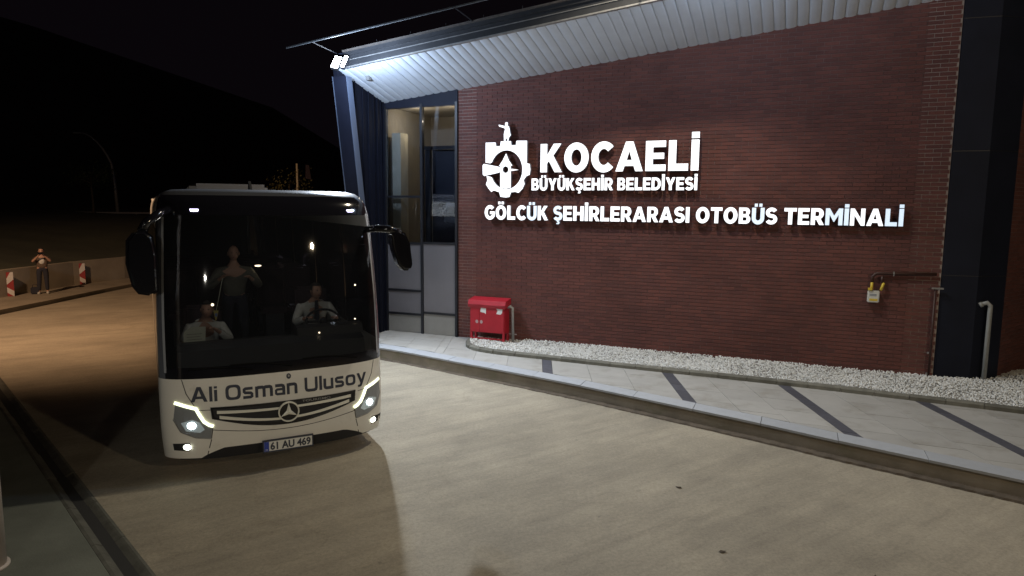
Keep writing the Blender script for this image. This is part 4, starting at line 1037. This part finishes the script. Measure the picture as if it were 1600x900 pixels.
    for sd in ('l', 'r'):
        a = len(sh_v); el, wr = j[sd + 'el'], j[sd + 'wr']
        end = el.lerp(wr, .85) if long_sleeve else j[sd + 'sh'].lerp(el, .8)
        sh_v += [j[sd + 'sh'], el, end] if long_sleeve else [j[sd + 'sh'], end]
        sh_e += [(2, a), (a, a + 1)] + ([(a + 1, a + 2)] if long_sleeve else []); sh_r += [.078, .058, .044] if long_sleeve else [.08, .066]
    link("shirt", skin_mesh([([tuple(v) for v in sh_v], sh_e, sh_r)], [top]), root)
    tv = [j['pelvis'] + Vector((0, 0, .12)), j['pelvis'] - Vector((0, 0, .02))]; te = [(0, 1)]; tr = [(.172, .137), (.17, .135)]
    for sd in ('l', 'r'):
        a = len(tv); tv += [j[sd + 'hip'], j[sd + 'kn'], j[sd + 'kn'].lerp(j[sd + 'an'], .9)]; te += [(1, a), (a, a + 1), (a + 1, a + 2)]; tr += [.102, .074, .058]
    link("trousers", skin_mesh([([tuple(v) for v in tv], te, tr)], [legs]), root)
    for sd in ('l', 'r'):
        a, t_ = j[sd + 'an'], j[sd + 'toe']; MB().tube([a + Vector((0, .03, -.03)), a.lerp(t_, .5) + Vector((0, 0, -.01)), t_], [.046, .048, .036], 10).obj("shoe", M_shoe, root, True)
    hm_ = MB(); bm = bmesh.new(); bmesh.ops.create_uvsphere(bm, u_segments=20, v_segments=14, radius=1)
    lo = .25 if bald else -.15
    bmesh.ops.delete(bm, geom=[v for v in bm.verts if (v.co.y < -.35 and v.co.z < (.9 if bald else .45)) or v.co.z < (-.35 if not bald else -.3) or (bald and v.co.z > .35)], context='VERTS')
    for v in bm.verts: v.co = h + Rz @ Vector((v.co.x * .084, v.co.y * .105, v.co.z * .123 + .003))
    hm_.bm(bm); hm_.obj("hair", hair, root, True)
    return root
def to_world(p): return BO + Matrix.Rotation(BROT, 3, 'Z') @ Vector(p)
# driver (bus local coordinates around x=.72)
DRV = person("driver in a pale shirt holding the steering wheel of the coach", to_world((.70, 1.12, 0)), BROT, dict(
    pelvis=(0, .12, 1.47), chest=(.0, .06, 1.80), neck=(0, .0, 1.93), head=(.01, -.06, 2.06), lsh=(.20, .02, 1.82), rsh=(-.20, .02, 1.82),
    lel=(.30, -.12, 1.62), rel=(-.30, -.10, 1.62), lwr=(.22, -.36, 1.70), rwr=(-.20, -.36, 1.72), lhip=(.11, .05, 1.45), rhip=(-.11, .05, 1.45),
    lkn=(.16, -.36, 1.44), rkn=(-.16, -.36, 1.44), lan=(.16, -.42, 1.06), ran=(-.16, -.42, 1.06), ltoe=(.16, -.56, 1.02), rtoe=(-.16, -.56, 1.02)),
    M_shirtw, M_navy, M_hair, head_yaw=.35)
MB().prism([[(-.02, 1.93), (.02, 1.93), (.035, 1.66), (0, 1.62), (-.035, 1.66)]], -.14, -.115).obj("tie", M_navy, DRV)
gd = person("seated crew member in a pale shirt reading a paper by the coach door", to_world((-.76, 1.15, 0)), BROT, dict(
    pelvis=(0, .12, 1.29), chest=(.0, .03, 1.62), neck=(.0, -.02, 1.76), head=(.02, -.11, 1.88), lsh=(.20, .0, 1.63), rsh=(-.20, .0, 1.63),
    lel=(.30, -.14, 1.45), rel=(-.28, -.16, 1.46), lwr=(.12, -.30, 1.62), rwr=(-.14, -.36, 1.64), lhip=(.11, .05, 1.27), rhip=(-.11, .05, 1.27),
    lkn=(.16, -.38, 1.30), rkn=(-.16, -.38, 1.30), lan=(.16, -.38, 1.06), ran=(-.16, -.38, 1.06), ltoe=(.16, -.5, 1.02), rtoe=(-.16, -.5, 1.02)),
    M_shirtw, M_navy, M_hair, head_yaw=-.2)
pa = thing("paper_sheet", "pale printed sheet held up behind the windscreen by the seated crew member", "paper", to_world((-.93, .62, 1.50)), BROT)
MB().prism([[(-.13, -.06), (.12, -.04), (.14, .22), (-.02, .23), (-.12, .17)]], 0, .002).obj("sheet", mat("old paper", (.62, .62, .50), .8), pa)
for i in range(5): MB().box(-.09, .09 - .02 * (i % 2), -.0025, -.001, .13 - i * .035, .136 - i * .035).obj("printed_line", mat("print ink", (.25, .25, .2), .8), pa)
pn = thing("pennant", "small yellow and blue pennant hanging on a cord inside the windscreen", "pennant", to_world((-.68, .45, 1.86)), BROT)
MB().tube([(.10, 0, .5), (.01, 0, .09)], .004, 5).obj("cord", mat("pale cord", (.5, .5, .4), .8), pn)
MB().prism([[(-.025, .09), (.035, .085), (.01, -.03), (-.005, -.045)]], -.003, .003).obj("flag", M_brass, pn); MB().prism([[(-.01, .05), (.022, .05), (.015, .01), (-.005, .01)]], -.005, .005).obj("blue_patch", mat("blue patch cloth", (.15, .25, .6), .7), pn)
person("balding man standing in the coach aisle with raised forearms", to_world((-.27, 2.15, 0)), BROT, dict(
    pelvis=(0, .05, 1.90), chest=(.0, .0, 2.25), neck=(0, .0, 2.42), head=(.0, -.03, 2.56), lsh=(.22, .0, 2.28), rsh=(-.22, .0, 2.28),
    lel=(.36, -.06, 2.05), rel=(-.36, -.06, 2.05), lwr=(.20, -.28, 2.20), rwr=(-.20, -.28, 2.22), lhip=(.10, .03, 1.87), rhip=(-.10, .03, 1.87),
    lkn=(.12, .0, 1.44), rkn=(-.12, .0, 1.44), lan=(.12, .03, 1.06), ran=(-.12, .03, 1.06), ltoe=(.13, -.12, 1.02), rtoe=(-.13, -.12, 1.02)),
    M_shirtg, M_navy, M_ghair, bald=True)
wpn = Vector((-16.35, 23.5, .12))
WOMAN = person("woman in dark clothes with white top raising a phone by the concrete wall", wpn, math.radians(32), dict(
    pelvis=(0, .0, .90), chest=(.0, -.01, 1.20), neck=(0, .0, 1.36), head=(.0, -.03, 1.49), lsh=(.17, .0, 1.23), rsh=(-.17, .0, 1.23),
    lel=(.26, -.18, 1.14), rel=(-.26, -.18, 1.14), lwr=(.08, -.30, 1.36), rwr=(-.08, -.30, 1.34), lhip=(.09, .0, .87), rhip=(-.09, .0, .87),
    lkn=(.10, .0, .47), rkn=(-.11, -.03, .47), lan=(.11, .03, .06), ran=(-.13, .0, .06), ltoe=(.12, -.11, .03), rtoe=(-.15, -.13, .03)),
    mat("brown top cloth", (.10, .07, .05), .9), M_navy, M_hair, long_sleeve=False)
MB().ball((0, -.10, 1.14), .09, sc=(1, .45, 1.2)).obj("shirt_print", M_shirtw, WOMAN, True)
ph = thing("mobile_phone", "small phone held up by the woman near the concrete wall", "phone", wpn + Matrix.Rotation(math.radians(32), 3, 'Z') @ Vector((0, -.42, 1.44)), math.radians(32))
MB().bbox(-.075, .075, 0, .01, -.036, .036, .004).obj("phone_body", M_gblack, ph)
bagt = thing("shoulder_bag", "dark bag standing at the feet of the woman by the wall", "bag", wpn + Vector((-.22, -.12, 0)), math.radians(32))
MB().bbox(-.13, .13, -.08, .08, 0, .24, .03).obj("bag_body", M_navy, bagt); MB().tube([(-.08, 0, .23), (-.05, 0, .34), (.05, 0, .34), (.08, 0, .23)], .01, 6).obj("handle", M_navy, bagt, True)

# ------------------------------------------------------------ left background
lk = [(-15.15, 8), (-15.15, 14), (-15.17, 18), (-15.1, 22), (-15.12, 25), (-14.95, 28), (-14.0, 36), (-11.5, 44), (-8, 50)]
lw = [(-17.35, 8), (-17.3, 14), (-17.2, 19), (-17.05, 23), (-16.9, 26), (-16.35, 28.5), (-15.6, 36), (-12.6, 45), (-9, 51)]
MB().prism([lk + lw[::-1]], -.05, .12, flatz).obj("sidewalk", mat("left footway concrete", (.30, .26, .2), .9, var=.25, vscale=1.2), kind='structure')
rw = thing("retaining_wall", "low concrete retaining wall curving along the far left footway", "wall", (0, 0, 0))
for i in range(len(lw) - 1):
    a, b = Vector(lw[i]), Vector(lw[i + 1]); L_ = (b - a).length; nn_ = max(1, round(L_ / 3)); dd = (b - a) / nn_
    for k in range(nn_):
        p = a + dd * k; q = p + dd; u_ = dd.normalized(); nv = Vector((-u_.y, u_.x)) * .25; gg = u_ * .006; h = .93 + random.uniform(-.004, .004)
        MB().prism([[tuple(p + gg), tuple(q - gg), tuple(q - gg + nv), tuple(p + gg + nv)]], .05, h + .12 - .03, flatz).obj("wall_panel", M_wall, rw)
hill = [(-17.7, .9), (-21, 1.5), (-26, 2.2), (-30, 2.5), (-44, 3.0), (-60, 11), (-85, 26), (-140, 44)]
hv = []; hf = []
ysl = [-10 + 5 * i for i in range(36)]
for y in ysl:
    for k, (x, z) in enumerate(hill): hv.append((x + (0 if y < 26 else (y - 26) * .42 if k < 3 else (y - 26) * .2), y, z))
hf = [(j * 8 + i, j * 8 + i + 1, (j + 1) * 8 + i + 1, (j + 1) * 8 + i) for j in range(len(ysl) - 1) for i in range(7)]
recalc(MB().add(hv, hf).obj("hillside", M_soil, kind='structure', smooth=True))
# chevron hazard markers
for k_, ((x, y), lab) in enumerate((((-16.95, 22.75), "leftmost red and white chevron marker against the low wall"), ((-16.75, 26.3), "red and white chevron marker nearer the coach, right of the woman"))):
    hz = thing("hazard_marker", lab, "road sign", (x, y, .12), math.radians(33), group="chevron markers along the wall")
    MB().box(-.095, .095, 0, .02, .0, .82).obj("board", M_signr, hz)
    for q in ([(.12, .82), (.12, .57), (-.12, .40), (-.12, .60), (.02, .82)], [(-.12, .31), (-.12, .13), (.10, 0), (.12, 0), (.12, .18)]):
        MB().prism([[(a * .79, b) for a, b in q]], -.003, -.001).obj("chevron_stripe", M_signw, hz)
    MB().box(-.10, .10, .02, .06, .0, .03).obj("foot", M_black, hz)
gr_ = thing("guard_rail", "faint grey guard rail along the top of the dark bank", "fence", (-36, 47, 2.1), 0)
MB().box(0, 26, -.02, .02, .45, .56).obj("rail", mat("rail grey", (.22, .22, .24), .6), gr_)
for i in range(14): MB().box(i * 2, i * 2 + .08, .022, .08, -.3, .55).obj("post", M_pole, gr_)
sl = thing("street_lamp", "unlit curved street lamp on the dark bank", "street lamp", (-28.9, 50, 1.9), 0)
pts = [(0, 0, 0), (-.15, 0, 3.0), (-.3, 0, 4.2)] + [(-.3 - 2.2 * (t / 6) ** 1.2, 0, 4.2 + 2.2 * math.sin(t / 6 * PI / 2)) for t in range(1, 7)]
MB().tube(pts, [.13, .11, .09, .08, .07, .06, .05, .05, .05], 8).obj("pole", M_pole, sl, True); MB().bbox(-2.9, -2.35, -.12, .12, 6.33, 6.43, .03).obj("lamp_head", M_pole, sl)
def tree(label, loc, h, cr, leaf, n=500, trunk_r=.09, group=None, seed=1):
    rd = random.Random(seed); t_ = thing("tree", label, "tree", loc, 0, group)
    tk = MB(); tk.tube([(0, 0, -.3), (.05, 0, h * .35), (-.05, .05, h * .65), (0, 0, h * .85)], [trunk_r, trunk_r * .8, trunk_r * .55, trunk_r * .25], 8)
    ends = []
    for i in range(9):
        a = rd.uniform(0, 2 * PI); z = h * rd.uniform(.45, .8); e = Vector((math.cos(a) * cr * .7, math.sin(a) * cr * .7, z + h * rd.uniform(.05, .2)))
        tk.tube([(0, 0, z), tuple(Vector((0, 0, z)).lerp(e, .5) + Vector((0, 0, .1))), tuple(e)], [trunk_r * .4, trunk_r * .25, trunk_r * .1], 5); ends.append(e)
    tk.obj("trunk", M_bark, t_)
    cw_ = MB()
    for i in range(n):
        e = rd.choice(ends); p = e + Vector((rd.gauss(0, cr * .28), rd.gauss(0, cr * .28), rd.gauss(0, h * .07))); s_ = rd.uniform(.05, .12) * (cr / 1.5)
        a = Vector((rd.gauss(0, 1), rd.gauss(0, 1), rd.gauss(0, 1))).normalized(); b = a.orthogonal().normalized(); c = a.cross(b)
        cw_.add([p - b * s_, p + c * s_ * .5, p + b * s_, p - c * s_ * .5], [(0, 1, 2, 3)])
    cw_.obj("crown", leaf, t_)
tree("thin young tree beside the unlit street lamp on the bank", (-28.6, 46.5, 1.7), 4.3, 1.3, M_leaf, 700, .09, seed=3)
tree("small yellow green tree beside the pale pole above the coach roof", (-11.6, 35.5, 0), 4.9, 1.0, M_leafy, 600, .08, seed=5)
fp = thing("flag_pole", "pale lit pole rising behind the coach roof", "pole", (-11.0, 35, 0), 0)
MB().tube([(0, 0, 0), (0, 0, 5.35)], [.07, .05], 8).obj("pole", M_polew, fp, True); 
MB().prism([[(.42, 4.6), (.72, 4.55), (.62, 5.28), (.45, 5.3)]], -.01, .01).obj("banner", mat("dull banner cloth", (.03, .02, .03), .9), fp)
po = thing("white_post", "off white post at the near left edge beside the channel", "post", (-4.74, 5.8, 0), 0)
MB().tube([(0, 0, 0), (0, 0, 4.2)], .15, 24).obj("shaft", M_post, po, True); MB().tube([(0, 0, .0), (0, 0, .025)], .175, 24).obj("base_flange", M_post, po, True)
# ------------------------------------------------------------ sodium street lamp, then an added fill spot
sod = thing("yard_lamp", "tall sodium street lamp standing on the left footway", "street lamp", (-16.4, 10.2, .1), 0)
MB().tube([(0, 0, 0), (0, 0, 8.2), (1.5, .3, 8.9)], [.1, .08, .05], 8).obj("pole", M_pole, sod, True); MB().bbox(1.4, 2.1, .16, .44, 8.82, 8.94, .03).obj("lamp_head", M_pole, sod)
lamp("sodium_light", 'SPOT', (1.75, .3, 8.75), 7000, (1., .62, .36), sod, .15, math.radians(104), (4.6, 11.8, 0), 1.)
can = lamp("added_coach_fill", 'SPOT', (-1.0, -6.5, 4.6), 1150, (1., .95, .84), None, .15, math.radians(24), (-2.7, 8.4, .8), .8)  # unseen narrow spot added to brighten the coach front

lf = MB().add([(-.035, 0, 0), (-.01, .018, .008), (.03, .012, .004), (.045, 0, .012), (.02, -.016, .003), (-.015, -.02, .01), (0, 0, .002)], [(0, 1, 6), (1, 2, 6), (2, 3, 6), (3, 4, 6), (4, 5, 6), (5, 0, 6)]).mesh("dry_leaf", mat("dry leaf brown", (.07, .05, .03), .9))
for i, (x, y, lab) in enumerate(((2.05, 6.2, "small dry leaf lying on the concrete road, middle of the foreground"), (3.3, 5.75, "small dry leaf on the road near the bottom right of the photo"), (2.0, 7.7, "small dry leaf on the road, nearest of the leaves to the kerb"))):
    link("dry_leaf", lf, None, (x, y, .004), i * 1.3, label=lab, category="leaf", group="dry leaves on the road")
